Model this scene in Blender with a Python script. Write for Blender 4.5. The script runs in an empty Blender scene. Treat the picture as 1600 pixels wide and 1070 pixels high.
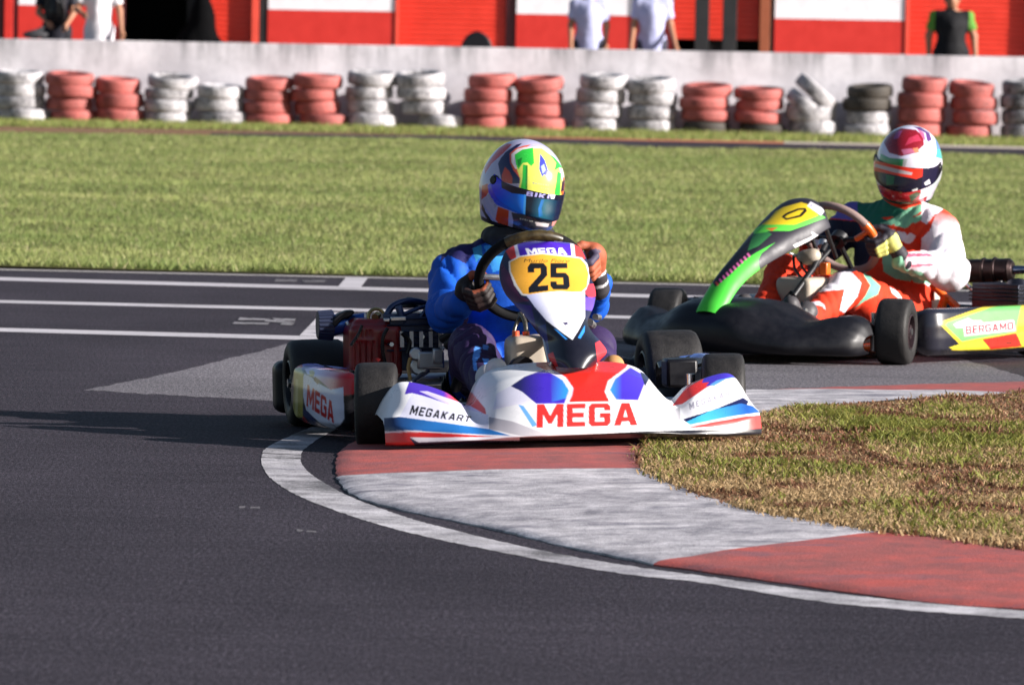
import bpy, bmesh, math, random
import numpy as np
from mathutils import Vector, Matrix

random.seed(7)
RNG = np.random.default_rng(7)
SC = bpy.context.scene
COL = SC.collection
rad = math.radians

# ------------------------------------------------------------------ camera, sky, sun, exposure
FPX, CAM_H, HORIZON, ROLL = 10200.0, 1.30, 40.0, 0.018        # long lens, standing just off the track
PITCH = math.atan((535 - HORIZON) / FPX)
cam = bpy.data.objects.new('camera', bpy.data.cameras.new('camera'))
COL.objects.link(cam)
SC.camera = cam
CAM_M = Matrix.Rotation(math.pi / 2 - PITCH, 4, 'X') @ Matrix.Rotation(ROLL, 4, 'Z')
cam.matrix_world = Matrix.Translation((0, 0, CAM_H)) @ CAM_M
cam.data.sensor_width = 36
cam.data.lens = FPX / 1600 * 36
cam.data.clip_start, cam.data.clip_end = 0.5, 3000
cam.data.dof.use_dof = True
cam.data.dof.focus_distance = 20.3
cam.data.dof.aperture_fstop = 11

SUN_EL, SUN_AZ = rad(20), rad(72)      # azimuth measured from "behind the camera" round to the right
sun_dir = Vector((math.sin(SUN_AZ) * math.cos(SUN_EL), -math.cos(SUN_AZ) * math.cos(SUN_EL), math.sin(SUN_EL)))
world = bpy.data.worlds.new('World')
SC.world = world
world.use_nodes = True
wn = world.node_tree
sky = wn.nodes.new('ShaderNodeTexSky')
sky.sky_type = 'NISHITA'
sky.sun_disc = False
sky.sun_elevation = SUN_EL
sky.sun_rotation = math.atan2(sun_dir.x, sun_dir.y)
wn.links.new(sky.outputs[0], wn.nodes['Background'].inputs[0])
wn.nodes['Background'].inputs[1].default_value = 0.05
sun = bpy.data.objects.new('sun', bpy.data.lights.new('sun', 'SUN'))
COL.objects.link(sun)
sun.data.energy = 5.0
sun.data.angle = rad(0.5)
sun.data.color = (1.0, 0.94, 0.89)
sun.rotation_euler = sun_dir.to_track_quat('Z', 'Y').to_euler()
SC.view_settings.view_transform = 'Standard'
SC.view_settings.look = 'None'
SC.view_settings.gamma = 1
SC.view_settings.exposure = 1.15
SC.cycles.max_bounces = 6

# ------------------------------------------------------------------ surveying: photo pixel <-> place
CM = np.array(CAM_M.to_3x3())
CO = np.array([0, 0, CAM_H])
def ray(px, py):
    return CM @ np.array([(px - 800) / FPX, -(py - 535) / FPX, -1.0])
def project(P):
    q = (np.asarray(P, float) - CO) @ CM
    return np.stack([800 + FPX * q[..., 0] / -q[..., 2], 535 - FPX * q[..., 1] / -q[..., 2]], -1)
def G(px, py, z=0.0):                      # point of the ground seen at a pixel
    d = ray(px, py)
    return CO + d * (z - CAM_H) / d[2]
def D(px, py, y):                          # point seen at a pixel at distance y
    d = ray(px, py)
    return CO + d * (y / d[1])
class Frame:                               # a kart's own frame: x to the driver's left, -y forward, z up
    def __init__(s, o, rz, ry=0):
        s.o, s.rz, s.ry = np.array(o, float), rad(rz), rad(ry)
        s.M = np.array(Matrix.Rotation(s.rz, 3, 'Z') @ Matrix.Rotation(s.ry, 3, 'Y'))
    def at(s, px, py, y):
        c, d = s.M.T @ (CO - s.o), s.M.T @ ray(px, py)
        return c + d * (y - c[1]) / d[1]
    def world(s, L):
        return np.asarray(L, float) @ s.M.T + s.o
    def px(s, L):
        return project(s.world(L))
    def place(s, ob):
        ob.location = s.o
        ob.rotation_euler = (0, s.ry, s.rz)
K1 = Frame((.037, 20.59, .02), 10, -2)
K2 = Frame((1.369, 26.28, 0), -36)

# ------------------------------------------------------------------ materials
def lin(h):
    h = h.lstrip('#')
    return tuple(((v / 12.92) if v <= .04045 else ((v + .055) / 1.055) ** 2.4) for v in (int(h[i:i + 2], 16) / 255 for i in (0, 2, 4)))
def nd(t, kind, **kw):
    n = t.nodes.new(kind)
    for k, v in kw.items():
        if k.startswith('i_'):
            key = k[2:]
            key = int(key) if key.isdigit() else key.replace('_', ' ')
            n.inputs[key].default_value = v
        else:
            setattr(n, k, v)
    return n
def mix(t, fac, a, b, mode='MIX'):
    m = t.nodes.new('ShaderNodeMix')
    m.data_type, m.blend_type = 'RGBA', mode
    for i, v in ((0, fac), (6, a), (7, b)):
        if hasattr(v, 'is_linked'):
            t.links.new(v, m.inputs[i])
        elif i:
            m.inputs[i].default_value = (*v, 1) if len(v) == 3 else v
        else:
            m.inputs[i].default_value = v
    return m.outputs[2]
def ramp(t, src, stops):
    r = t.nodes.new('ShaderNodeValToRGB')
    e = r.color_ramp.elements
    for k, (p, c) in enumerate(stops):
        s = e[k] if k < 2 else e.new(p)
        s.position = p
        s.color = (c, c, c, 1) if isinstance(c, (int, float)) else (*c, 1)
    t.links.new(src, r.inputs[0])
    return r.outputs[0]
def noise(t, vec, scale, detail=4, rough=.6, stretch=None):
    if stretch:
        mp = nd(t, 'ShaderNodeMapping')
        mp.inputs['Scale'].default_value = stretch
        t.links.new(vec, mp.inputs[0])
        vec = mp.outputs[0]
    n = nd(t, 'ShaderNodeTexNoise', i_Scale=scale, i_Detail=detail, i_Roughness=rough)
    t.links.new(vec, n.inputs['Vector'])
    return n.outputs[0]
def mat_base(name):
    m = bpy.data.materials.new(name)
    m.use_nodes = True
    t = m.node_tree
    return m, t, t.nodes['Principled BSDF'], nd(t, 'ShaderNodeTexCoord')
def bump(t, b, h, strength, dist=.01):
    n = nd(t, 'ShaderNodeBump', i_Strength=strength, i_Distance=dist)
    t.links.new(h, n.inputs['Height'])
    t.links.new(n.outputs[0], b.inputs['Normal'])
def M(name, col=(.5, .5, .5), rough=.5, metal=0, var=.12, vscale=30, bmp=0, bscale=200, coat=0, attr=False, rnd=0, spec=.5):
    m, t, b, tc = mat_base(name)
    src = None
    if attr:
        a = nd(t, 'ShaderNodeAttribute', attribute_name='Col')
        src = a.outputs['Color']
    n = noise(t, tc.outputs['Object'], vscale, 5)
    v = ramp(t, n, [(.25, 1 - var), (.75, 1 + var * .5)])
    c = mix(t, 1.0, src if src else col, v, 'MULTIPLY')
    if rnd:
        oi = nd(t, 'ShaderNodeObjectInfo')
        r = ramp(t, oi.outputs['Random'], [(0, 1 - rnd), (1, 1.0)])
        c = mix(t, 1.0, c, r, 'MULTIPLY')
    t.links.new(c, b.inputs['Base Color'])
    r2 = ramp(t, n, [(.3, max(0, rough - .07)), (.7, min(1, rough + .1))])
    t.links.new(r2, b.inputs['Roughness'])
    b.inputs['Metallic'].default_value = metal
    b.inputs['Coat Weight'].default_value = coat
    b.inputs['Coat Roughness'].default_value = .12
    b.inputs['Specular IOR Level'].default_value = spec
    if bmp:
        bump(t, b, noise(t, tc.outputs['Object'], bscale, 3), bmp, .004)
    return m
BLACK_PL = M('black plastic', (.006, .006, .009), .42, var=.3, bmp=.03, bscale=300, spec=.3)
BLACK_MT = M('black metal', (.015, .015, .017), .4, .3)
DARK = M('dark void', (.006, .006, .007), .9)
RUBBER = M('slick rubber', (.017, .0155, .0155), .6, var=.45, vscale=30, bmp=.3, bscale=140, spec=.35)
STEEL = M('bright steel', (.55, .55, .56), .3, 1)
ALU = M('dull aluminium', (.5, .5, .52), .42, 1, bmp=.15, bscale=120)
LIVERY = M('printed livery', attr=True, rough=.3, var=.05, vscale=14, coat=.3)
LIVERY2 = M('satin printed livery', attr=True, rough=.42, var=.06, vscale=14, spec=.25)
GLOSS = M('lacquered helmet', attr=True, rough=.2, var=.02, coat=.6)
VISOR = M('tinted visor', attr=True, rough=.16, var=.02, spec=.45)
SUIT = M('suit fabric', attr=True, rough=.75, var=.16, vscale=60, bmp=.25, bscale=500, spec=.25)
SUITSAT = M('satin suit fabric', attr=True, rough=.62, var=.2, vscale=45, bmp=.3, bscale=350, spec=.2)
RIMBLK = M('black suede rim', (.008, .008, .009), .85, spec=.15, bmp=.3)
SKIN = M('skin', (.36, .17, .10), .55, var=.1, spec=.3)
HAIR = M('dark hair', (.012, .009, .007), .6, bmp=.5, bscale=300)
GLOVE = M('glove fabric', attr=True, rough=.65, var=.25, vscale=80, bmp=.3, bscale=500)
TANK = M('beige plastic tank', (.42, .36, .29), .45, var=.12, vscale=12)
ORANGE = M('orange powder coat', (.72, .12, .008), .35, coat=.2)
REDPL = M('red engine plastic', (.19, .005, .008), .36, var=.35, vscale=18, coat=.15)
SEATM = M('fibreglass seat', (.02, .02, .022), .3, var=.3)
BEIGESEAT = M('pale fibreglass seat', (.5, .44, .37), .45)

# ------------------------------------------------------------------ meshes
def tag(o, label, cat, group=None):
    o['label'], o['category'] = label, cat
    if group:
        o['group'] = group
    return o
def empty(name, label=None, cat=None, group=None, loc=(0, 0, 0), parent=None):
    o = bpy.data.objects.new(name, None)
    o.empty_display_size = .1
    COL.objects.link(o)
    o.location = loc
    if parent:
        o.parent = parent
    if label:
        tag(o, label, cat, group)
    return o
def mesh(name, V, F, mat, parent=None, col=None, smooth=True, midx=None, sharp=None, bevel=0, label=None):
    me = bpy.data.meshes.new(name)
    V = np.asarray(V, np.float32)
    if isinstance(F, np.ndarray):
        n, k = F.shape
        me.vertices.add(len(V))
        me.vertices.foreach_set('co', V.ravel())
        me.loops.add(n * k)
        me.loops.foreach_set('vertex_index', F.astype(np.int32).ravel())
        me.polygons.add(n)
        me.polygons.foreach_set('loop_start', np.arange(0, n * k, k, dtype=np.int32))
        me.update(calc_edges=True)
    else:
        me.from_pydata(V.tolist(), [], F)
    for m_ in (mat if isinstance(mat, (list, tuple)) else [mat]):
        me.materials.append(m_)
    if midx is not None:
        me.polygons.foreach_set('material_index', np.asarray(midx, np.int32))
    if col is not None:
        c = np.ones((len(V), 4), np.float32)
        c[:, :3] = col
        me.color_attributes.new('Col', 'FLOAT_COLOR', 'POINT').data.foreach_set('color', c.ravel())
    if smooth:
        me.shade_smooth()
        if sharp:
            me.set_sharp_from_angle(angle=rad(sharp))
    o = bpy.data.objects.new(name, me)
    COL.objects.link(o)
    if parent:
        o.parent = parent
    if bevel:
        b = o.modifiers.new('bevel', 'BEVEL')
        b.width, b.segments, b.limit_method = bevel, 2, 'ANGLE'
    if label:
        o['label'] = label
    return o
class MB:
    """Collects hard-surface pieces of ONE part."""
    def __init__(s):
        s.v, s.f, s.m = [], [], []
    def add(s, V, F, mi=0):
        k = len(s.v)
        s.v += [tuple(map(float, p)) for p in V]
        s.f += [tuple(i + k for i in f) for f in F]
        s.m += [mi] * len(F)
        return s
    def box(s, c, d, R=None, mi=0, taper=1.0):
        hx, hy, hz = d[0] / 2, d[1] / 2, d[2] / 2
        V = [np.array([x * (taper if z > 0 else 1), y * (taper if z > 0 else 1), z]) for z in (-hz, hz) for x, y in ((-hx, -hy), (hx, -hy), (hx, hy), (-hx, hy))]
        if R is not None:
            V = [np.asarray(R) @ v for v in V]
        V = [v + np.asarray(c, float) for v in V]
        return s.add(V, [(3, 2, 1, 0), (4, 5, 6, 7), (0, 1, 5, 4), (1, 2, 6, 5), (2, 3, 7, 6), (3, 0, 4, 7)], mi)
    def tube(s, pts, r, n=10, mi=0, cap=True, closed=False):
        P = [np.asarray(p, float) for p in pts]
        rs = r if hasattr(r, '__len__') else [r] * len(P)
        L = len(P)
        T = []
        for i in range(L):
            a, b = P[(i - 1) % L] if (closed or i) else P[i], P[(i + 1) % L] if (closed or i < L - 1) else P[i]
            d = b - a
            T.append(d / (np.linalg.norm(d) + 1e-9))
        ref = np.array([0, 0, 1.0]) if abs(T[0][2]) < .9 else np.array([1.0, 0, 0])
        u = np.cross(T[0], ref); u /= np.linalg.norm(u)
        V, F = [], []
        for i in range(L):
            u = u - T[i] * (u @ T[i]); u /= np.linalg.norm(u)
            w = np.cross(T[i], u)
            for k in range(n):
                a = 2 * math.pi * k / n
                V.append(P[i] + rs[i] * (math.cos(a) * u + math.sin(a) * w))
        for i in range(L if closed else L - 1):
            for k in range(n):
                a, b = i * n, ((i + 1) % L) * n
                F.append((a + k, a + (k + 1) % n, b + (k + 1) % n, b + k))
        if cap and not closed:
            F.append(tuple(range(n - 1, -1, -1)))
            F.append(tuple(range((L - 1) * n, L * n)))
        return s.add(V, F, mi)
    def cyl(s, a, b, r, r2=None, n=20, mi=0):
        return s.tube([a, b], [r, r if r2 is None else r2], n, mi)
    def lathe(s, prof, o, axis='x', n=36, mi=0, closed=False):
        """prof: (along, radius) pairs round an axis through o"""
        V, F = [], []
        L = len(prof)
        for (a, r) in prof:
            for k in range(n):
                t = 2 * math.pi * k / n
                c, q = r * math.cos(t), r * math.sin(t)
                V.append({'x': (a, c, q), 'y': (q, a, c), 'z': (c, q, a)}[axis])
        V = [np.asarray(v) + np.asarray(o, float) for v in V]
        for i in range(L if closed else L - 1):
            j = (i + 1) % L
            for k in range(n):
                F.append((i * n + k, i * n + (k + 1) % n, j * n + (k + 1) % n, j * n + k))
        return s.add(V, F, mi)
    def prism(s, poly, axis, a0, a1, mi=0):
        """poly in the two other axes, extruded along axis from a0 to a1"""
        n = len(poly)
        def P(p, a):
            return {'x': (a, p[0], p[1]), 'y': (p[0], a, p[1]), 'z': (p[0], p[1], a)}[axis]
        V = [P(p, a0) for p in poly] + [P(p, a1) for p in poly]
        F = [tuple(range(n - 1, -1, -1)), tuple(range(n, 2 * n))] + [(i, (i + 1) % n, n + (i + 1) % n, n + i) for i in range(n)]
        return s.add(V, F, mi)
    def build(s, name, mat, parent=None, bevel=0, sharp=40, smooth=True, label=None):
        o = mesh(name, s.v, s.f, mat, parent, smooth=smooth, midx=s.m, label=label)
        bm = bmesh.new(); bm.from_mesh(o.data)
        bmesh.ops.recalc_face_normals(bm, faces=bm.faces)
        bm.to_mesh(o.data); bm.free()
        if smooth and sharp:
            o.data.set_sharp_from_angle(angle=rad(sharp))
        if bevel:
            b = o.modifiers.new('bevel', 'BEVEL')
            b.width, b.segments, b.limit_method = bevel, 2, 'ANGLE'
        return o
def spline(pts, n):
    """Catmull-Rom through points"""
    P = np.asarray(pts, float)
    m = len(P)
    out = []
    for t in np.linspace(0, m - 1 - 1e-6, n):
        i = int(t); u = t - i
        p0, p1, p2, p3 = P[max(i - 1, 0)], P[i], P[min(i + 1, m - 1)], P[min(i + 2, m - 1)]
        out.append(.5 * ((2 * p1) + (p2 - p0) * u + (2 * p0 - 5 * p1 + 4 * p2 - p3) * u * u + (3 * p1 - p0 - 3 * p2 + p3) * u ** 3))
    return np.array(out)
def grid_faces(n, m, wrap=False):
    i, j = np.meshgrid(np.arange(n - 1), np.arange(m if wrap else m - 1), indexing='ij')
    j2 = (j + 1) % m
    return np.stack([i * m + j, i * m + j2, (i + 1) * m + j2, (i + 1) * m + j], -1).reshape(-1, 4)
def grid_normals(S):
    du, dv = np.gradient(S, axis=0), np.gradient(S, axis=1)
    N = np.cross(du, dv)
    return N / (np.linalg.norm(N, axis=-1, keepdims=True) + 1e-12)
def shell(S, thick, out=(0, -1, .4)):
    """closed shell from a grid surface; the grid is the face that looks towards out"""
    n, m = S.shape[:2]
    N = grid_normals(S)
    if (N @ np.asarray(out, float)).mean() < 0:
        S, N = S[:, ::-1], -N[:, ::-1]
    V = np.concatenate([S.reshape(-1, 3), (S - N * thick).reshape(-1, 3)])
    F = grid_faces(n, m)
    k = n * m
    rim = [np.arange(m), np.arange(n) * m + m - 1, (n - 1) * m + np.arange(m)[::-1], (np.arange(n) * m)[::-1]]
    ring = np.concatenate([r[:-1] for r in rim])
    nx = np.roll(ring, -1)
    return V, np.concatenate([F, (F + k)[:, ::-1], np.stack([ring, ring + k, nx + k, nx], -1)]), k
def relax(S, k):
    for _ in range(k):
        T = S.copy()
        T[1:-1] = .25 * S[:-2] + .5 * S[1:-1] + .25 * S[2:]
        S = T.copy()
        S[:, 1:-1] = .25 * T[:, :-2] + .5 * T[:, 1:-1] + .25 * T[:, 2:]
    return S
def resample(ctrl, n, m, smooth_u=True):
    """control net (a,b,3) -> (n,m,3): spline along a, straight along b"""
    C = np.asarray(ctrl, float)
    A = np.stack([spline(C[:, j], n) if smooth_u else np.stack([np.interp(np.linspace(0, len(C) - 1, n), np.arange(len(C)), C[:, j, q]) for q in range(3)], -1) for j in range(C.shape[1])], 1)
    seg = np.linalg.norm(np.diff(A, axis=1), axis=-1).mean(0) + 1e-6
    s = np.concatenate([[0], np.cumsum(seg)])
    t = np.linspace(0, s[-1], m)
    i = np.clip(np.searchsorted(s, t, 'right') - 1, 0, len(s) - 2)
    u = ((t - s[i]) / (s[i + 1] - s[i]))[None, :, None]
    return A[:, i] * (1 - u) + A[:, i + 1] * u

# ------------------------------------------------------------------ printing artwork on surfaces
def in_poly(X, poly):
    x, y = X[:, 0], X[:, 1]
    P = np.asarray(poly, float)
    r = np.zeros(len(X), bool)
    x1, y1 = P[-1]
    for x2, y2 in P:
        c = (y1 > y) != (y2 > y)
        if y1 != y2:
            r ^= c & (x < (x2 - x1) * (y - y1) / (y2 - y1) + x1)
        x1, y1 = x2, y2
    return r
_txt = {}
def text_tris(s, bold=.03, shear=0.0, gap=1.0):
    k = (s, bold, shear, gap)
    if k not in _txt:
        c = bpy.data.curves.new('lettering', 'FONT')
        c.body, c.offset, c.shear, c.space_character, c.resolution_u = s, bold, shear, gap, 3
        o = bpy.data.objects.new('lettering', c)
        COL.objects.link(o)
        dg = bpy.context.evaluated_depsgraph_get()
        e = o.evaluated_get(dg)
        me = e.to_mesh()
        me.calc_loop_triangles()
        V = np.array([v.co[:2] for v in me.vertices])
        T = np.array([t.vertices[:] for t in me.loop_triangles])
        e.to_mesh_clear()
        bpy.data.objects.remove(o)
        bpy.data.curves.remove(c)
        lo, hi = V.min(0), V.max(0)
        V = (V - lo) / (hi - lo)
        _txt[k] = V[T]
    return _txt[k]
def paint(X, base, ops):
    """X: artwork coordinates of each vertex; ops painted in order"""
    C = np.empty((len(X), 3), np.float32)
    C[:] = base
    for op in ops:
        k = op[0]
        if k == 'poly':
            P = np.asarray(op[1], float)
            sel = np.where((X[:, 0] >= P[:, 0].min()) & (X[:, 0] <= P[:, 0].max()) & (X[:, 1] >= P[:, 1].min()) & (X[:, 1] <= P[:, 1].max()))[0]
            if not len(sel):
                continue
            sel = sel[in_poly(X[sel], P)]
            if len(op) == 3:
                C[sel] = op[2]
            else:                                   # print or painted shade blended c0->c1 from p0 to p1
                c0, c1, p0, p1 = map(np.asarray, op[2:6])
                d = (p1 - p0).astype(float)
                t = np.clip(((X[sel] - p0) @ d) / (d @ d), 0, 1)[:, None]
                C[sel] = c0 * (1 - t) + c1 * t
        elif k == 'block':                          # block letters fitted into a quadrilateral
            s, quad, col = op[1:4]
            tl, tr, br, bl = map(np.asarray, np.asarray(quad, float))
            for L in block_text(s, **(op[4] if len(op) > 4 else {})):
                hit = np.zeros(len(X), bool)
                for p in L:
                    u, v = p[:, :1], p[:, 1:]
                    hit ^= in_poly(X, (bl * (1 - u) + br * u) * (1 - v) + (tl * (1 - u) + tr * u) * v)
                C[hit] = col
        elif k == 'text':
            s, quad, col = op[1:4]
            kw = op[4] if len(op) > 4 else {}
            tl, tr, br, bl = map(np.asarray, np.asarray(quad, float))
            T = text_tris(s, **kw)
            u, v = T[..., :1], T[..., 1:]
            W = (bl * (1 - u) + br * u) * (1 - v) + (tl * (1 - u) + tr * u) * v
            lo, hi = W.reshape(-1, 2).min(0), W.reshape(-1, 2).max(0)
            sel = np.where(((X >= lo) & (X <= hi)).all(1))[0]
            if not len(sel):
                continue
            Q = X[sel]
            hit = np.zeros(len(sel), bool)
            for t in W:
                b = (Q[:, 0] >= t[:, 0].min()) & (Q[:, 0] <= t[:, 0].max()) & (Q[:, 1] >= t[:, 1].min()) & (Q[:, 1] <= t[:, 1].max())
                w = np.where(b)[0]
                if len(w):
                    hit[w] |= in_poly(Q[w], t)
            C[sel[hit]] = col
    return C
GLYPH = {  # block lettering: outline, then holes, in a unit box; and a width
    'M': (1.22, [[(0, 0), (0, 1), (.27, 1), (.5, .5), (.73, 1), (1, 1), (1, 0), (.76, 0), (.76, .56), (.57, .16), (.43, .16), (.24, .56), (.24, 0)]]),
    'E': (.86, [[(0, 0), (0, 1), (1, 1), (1, .79), (.33, .79), (.33, .61), (.92, .61), (.92, .4), (.33, .4), (.33, .21), (1, .21), (1, 0)]]),
    'G': (1.0, [[(1, .68), (1, .86), (.86, 1), (.14, 1), (0, .86), (0, .14), (.14, 0), (.86, 0), (1, .14), (1, .57), (.5, .57), (.5, .37), (.7, .37), (.7, .2), (.3, .2), (.3, .8), (.7, .8), (.7, .68)]]),
    'A': (1.08, [[(0, 0), (.33, 1), (.67, 1), (1, 0), (.7, 0), (.645, .18), (.355, .18), (.3, 0)], [(.42, .38), (.58, .38), (.5, .72)]]),
    'K': (1.0, [[(0, 0), (0, 1), (.29, 1), (.29, .62), (.64, 1), (1, 1), (.56, .52), (1, 0), (.64, 0), (.29, .41), (.29, 0)]]),
    'R': (1.0, [[(0, 0), (0, 1), (.84, 1), (1, .86), (1, .5), (.86, .37), (1, 0), (.7, 0), (.58, .34), (.29, .34), (.29, 0)], [(.29, .54), (.29, .8), (.7, .8), (.7, .54)]]),
    'T': (.95, [[(0, 1), (1, 1), (1, .78), (.65, .78), (.65, 0), (.35, 0), (.35, .78), (0, .78)]]),
    'B': (1.0, [[(0, 0), (0, 1), (.82, 1), (.95, .88), (.95, .62), (.86, .53), (1, .42), (1, .12), (.86, 0)], [(.29, .61), (.29, .8), (.67, .8), (.67, .61)], [(.29, .2), (.29, .42), (.7, .42), (.7, .2)]]),
    'O': (1.0, [[(0, .14), (0, .86), (.14, 1), (.86, 1), (1, .86), (1, .14), (.86, 0), (.14, 0)], [(.29, .2), (.29, .8), (.71, .8), (.71, .2)]]),
    'I': (.34, [[(0, 0), (0, 1), (1, 1), (1, 0)]]),
    '2': (.85, [[(0, .68), (0, .86), (.16, 1), (.84, 1), (1, .86), (1, .56), (.46, .2), (1, .2), (1, 0), (0, 0), (0, .18), (.66, .62), (.66, .81), (.34, .81), (.34, .68)]]),
    '5': (.85, [[(0, 1), (.96, 1), (.96, .8), (.34, .8), (.34, .63), (.84, .63), (1, .5), (1, .13), (.86, 0), (.14, 0), (0, .13), (0, .3), (.33, .3), (.33, .19), (.67, .19), (.67, .44), (0, .44)]])}
def block_text(s, gap=.14, shear=0.0):
    x, out = 0.0, []
    for ch in s:
        w, P = GLYPH[ch]
        out.append([np.array([(x + u * w, v) for u, v in p]) for p in P])
        x += w + gap
    x -= gap
    for L in out:
        for p in L:
            p[:, 0] = (p[:, 0] / x + shear * (p[:, 1] - .5))
    return out
W_ = (.80, .80, .82)
def paint_soft(X, base, ops, r=.45):
    """the same print with slightly soft ink edges"""
    return sum(paint(X + np.array(d) * r, base, ops) for d in ((-1, -.4), (.4, -1), (1, .4), (-.4, 1))) / 4
def outline(poly, d):
    P = np.asarray(poly, float)
    c = P.mean(0)
    v = P - c
    return c + v * (1 + d / np.linalg.norm(v, axis=1, keepdims=True))

# ------------------------------------------------------------------ organic shapes from distance fields
def rc(P, a, b, r1, r2):
    a, b = np.asarray(a, np.float32), np.asarray(b, np.float32)
    ba = b - a
    h = np.clip(((P - a) @ ba) / (ba @ ba), 0, 1)
    return np.linalg.norm(P - a - h[:, None] * ba, axis=1) - (r1 + (r2 - r1) * h)
def el(P, c, r, R=None):
    q = P - np.asarray(c, np.float32)
    if R is not None:
        q = q @ np.asarray(R, np.float32)
    r = np.asarray(r, np.float32)
    k0 = np.linalg.norm(q / r, axis=1)
    k1 = np.linalg.norm(q / r ** 2, axis=1) + 1e-6
    return k0 * (k0 - 1) / k1
def bx(P, c, h, r, R=None):
    q = P - np.asarray(c, np.float32)
    if R is not None:
        q = q @ np.asarray(R, np.float32)
    q = np.abs(q) - (np.asarray(h, np.float32) - r)
    return np.linalg.norm(np.maximum(q, 0), axis=1) + np.minimum(q.max(1), 0) - r
def smin(a, b, k):
    h = np.clip(.5 + .5 * (b - a) / k, 0, 1)
    return b * (1 - h) + a * h - k * h * (1 - h)
def blend(ds, k):
    d = ds[0]
    for e in ds[1:]:
        d = smin(d, e, k)
    return d
def nets(f, lo, hi, res):
    lo, hi = np.asarray(lo, np.float32), np.asarray(hi, np.float32)
    n = np.ceil((hi - lo) / res).astype(int) + 1
    ax = [lo[i] + res * np.arange(n[i], dtype=np.float32) for i in range(3)]
    P = np.stack(np.meshgrid(*ax, indexing='ij'), -1).reshape(-1, 3)
    v = np.concatenate([f(P[i:i + 400000]) for i in range(0, len(P), 400000)]).reshape(n)
    s = v < 0
    acc = np.zeros(tuple(n - 1), np.int8)
    cs = [(i, j, k) for i in (0, 1) for j in (0, 1) for k in (0, 1)]
    sub = lambda A, c: A[c[0]:n[0] - 1 + c[0], c[1]:n[1] - 1 + c[1], c[2]:n[2] - 1 + c[2]]
    for c in cs:
        acc += sub(s, c)
    act = (acc > 0) & (acc < 8)
    idx = np.full(act.shape, -1, np.int64)
    cell = np.argwhere(act)
    idx[act] = np.arange(len(cell))
    pos = np.zeros((len(cell), 3)); cnt = np.zeros((len(cell), 1))
    val = [sub(v, c)[act] for c in cs]
    for a in range(8):
        for b in range(a + 1, 8):
            d = np.abs(np.subtract(cs[a], cs[b]))
            if d.sum() != 1:
                continue
            va, vb = val[a], val[b]
            x = (va < 0) != (vb < 0)
            t = np.where(x, va / np.where(x, va - vb, 1), 0)[:, None]
            p = np.asarray(cs[a]) + t * (np.asarray(cs[b]) - np.asarray(cs[a]))
            pos += p * x[:, None]; cnt += x[:, None]
    V = lo + res * (cell + pos / cnt)
    F = []
    for axi in range(3):
        sl0 = [slice(None)] * 3; sl1 = [slice(None)] * 3
        sl0[axi] = slice(0, -1); sl1[axi] = slice(1, None)
        A, B = s[tuple(sl0)], s[tuple(sl1)]
        o1, o2 = (axi + 1) % 3, (axi + 2) % 3
        e = np.argwhere(A != B)
        e = e[(e[:, o1] > 0) & (e[:, o2] > 0) & (e[:, o1] < n[o1] - 1) & (e[:, o2] < n[o2] - 1)]
        q = []
        for d1, d2 in ((-1, -1), (0, -1), (0, 0), (-1, 0)):
            c = e.copy(); c[:, o1] += d1; c[:, o2] += d2
            q.append(idx[c[:, 0], c[:, 1], c[:, 2]])
        q = np.stack(q, 1)
        fl = ~A[e[:, 0], e[:, 1], e[:, 2]]
        q[fl] = q[fl][:, ::-1]
        F.append(q)
    return V, np.concatenate(F)
def subdivide(V, F):
    e = np.sort(np.concatenate([F[:, [0, 1]], F[:, [1, 2]], F[:, [2, 3]], F[:, [3, 0]]]), 1)
    u, inv = np.unique(e[:, 0].astype(np.int64) * len(V) + e[:, 1], return_inverse=True)
    mid = .5 * (V[u // len(V)] + V[u % len(V)])
    n, m, k = len(V), len(u), len(F)
    a, b, c, d = (n + inv[i * k:(i + 1) * k] for i in range(4))
    ctr = n + m + np.arange(k)
    return np.concatenate([V, mid, V[F].mean(1)]), np.concatenate([np.stack(q, 1) for q in ((F[:, 0], a, ctr, d), (a, F[:, 1], b, ctr), (ctr, b, F[:, 2], c), (d, ctr, c, F[:, 3]))])
def vnoise(P, scale, seed=0):
    Q = np.asarray(P, float) * scale + seed * 17.13
    i = np.floor(Q).astype(np.int64); f = Q - i
    f = f * f * (3 - 2 * f)
    def h(a):
        k = (a[:, 0] * 374761393 + a[:, 1] * 668265263 + a[:, 2] * 2147483647) & 0xffffffff
        k = ((k ^ (k >> 13)) * 1274126177) & 0xffffffff
        return ((k ^ (k >> 16)) & 0xffff) / 65535.0
    r = 0
    for dx in (0, 1):
        for dy in (0, 1):
            for dz in (0, 1):
                w = np.abs(1 - dx - f[:, 0]) * np.abs(1 - dy - f[:, 1]) * np.abs(1 - dz - f[:, 2])
                r = r + w * h(i + np.array([dx, dy, dz]))
    return r * 2 - 1

# ================================================================== SETTING
def orient(V, F):
    V = np.asarray(V); F = np.asarray(F)
    a, b, c = V[F[:, 0]], V[F[:, 1]], V[F[:, 2]]
    return F[:, ::-1].copy() if np.einsum('ij,ij->i', a - V.mean(0), np.cross(b - V.mean(0), c - V.mean(0))).sum() < 0 else F
def sheet(name, pts, mat, kind='structure', parent=None):
    from mathutils.geometry import tessellate_polygon
    P = [Vector(tuple(map(float, p))) for p in pts]
    T = tessellate_polygon([P])
    V = [tuple(p) for p in P]
    F = []
    for t in T:
        a, b, c = (P[i] for i in t)
        F.append(tuple(t) if (b - a).cross(c - a).z > 0 else tuple(reversed(t)))
    o = mesh(name, V, F, mat, parent, smooth=False)
    if kind:
        o['kind'] = kind
    return o
def px_sheet(name, pts, z, mat, **kw):
    return sheet(name, [G(x, y, z) for x, y in pts], mat, **kw)

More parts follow.
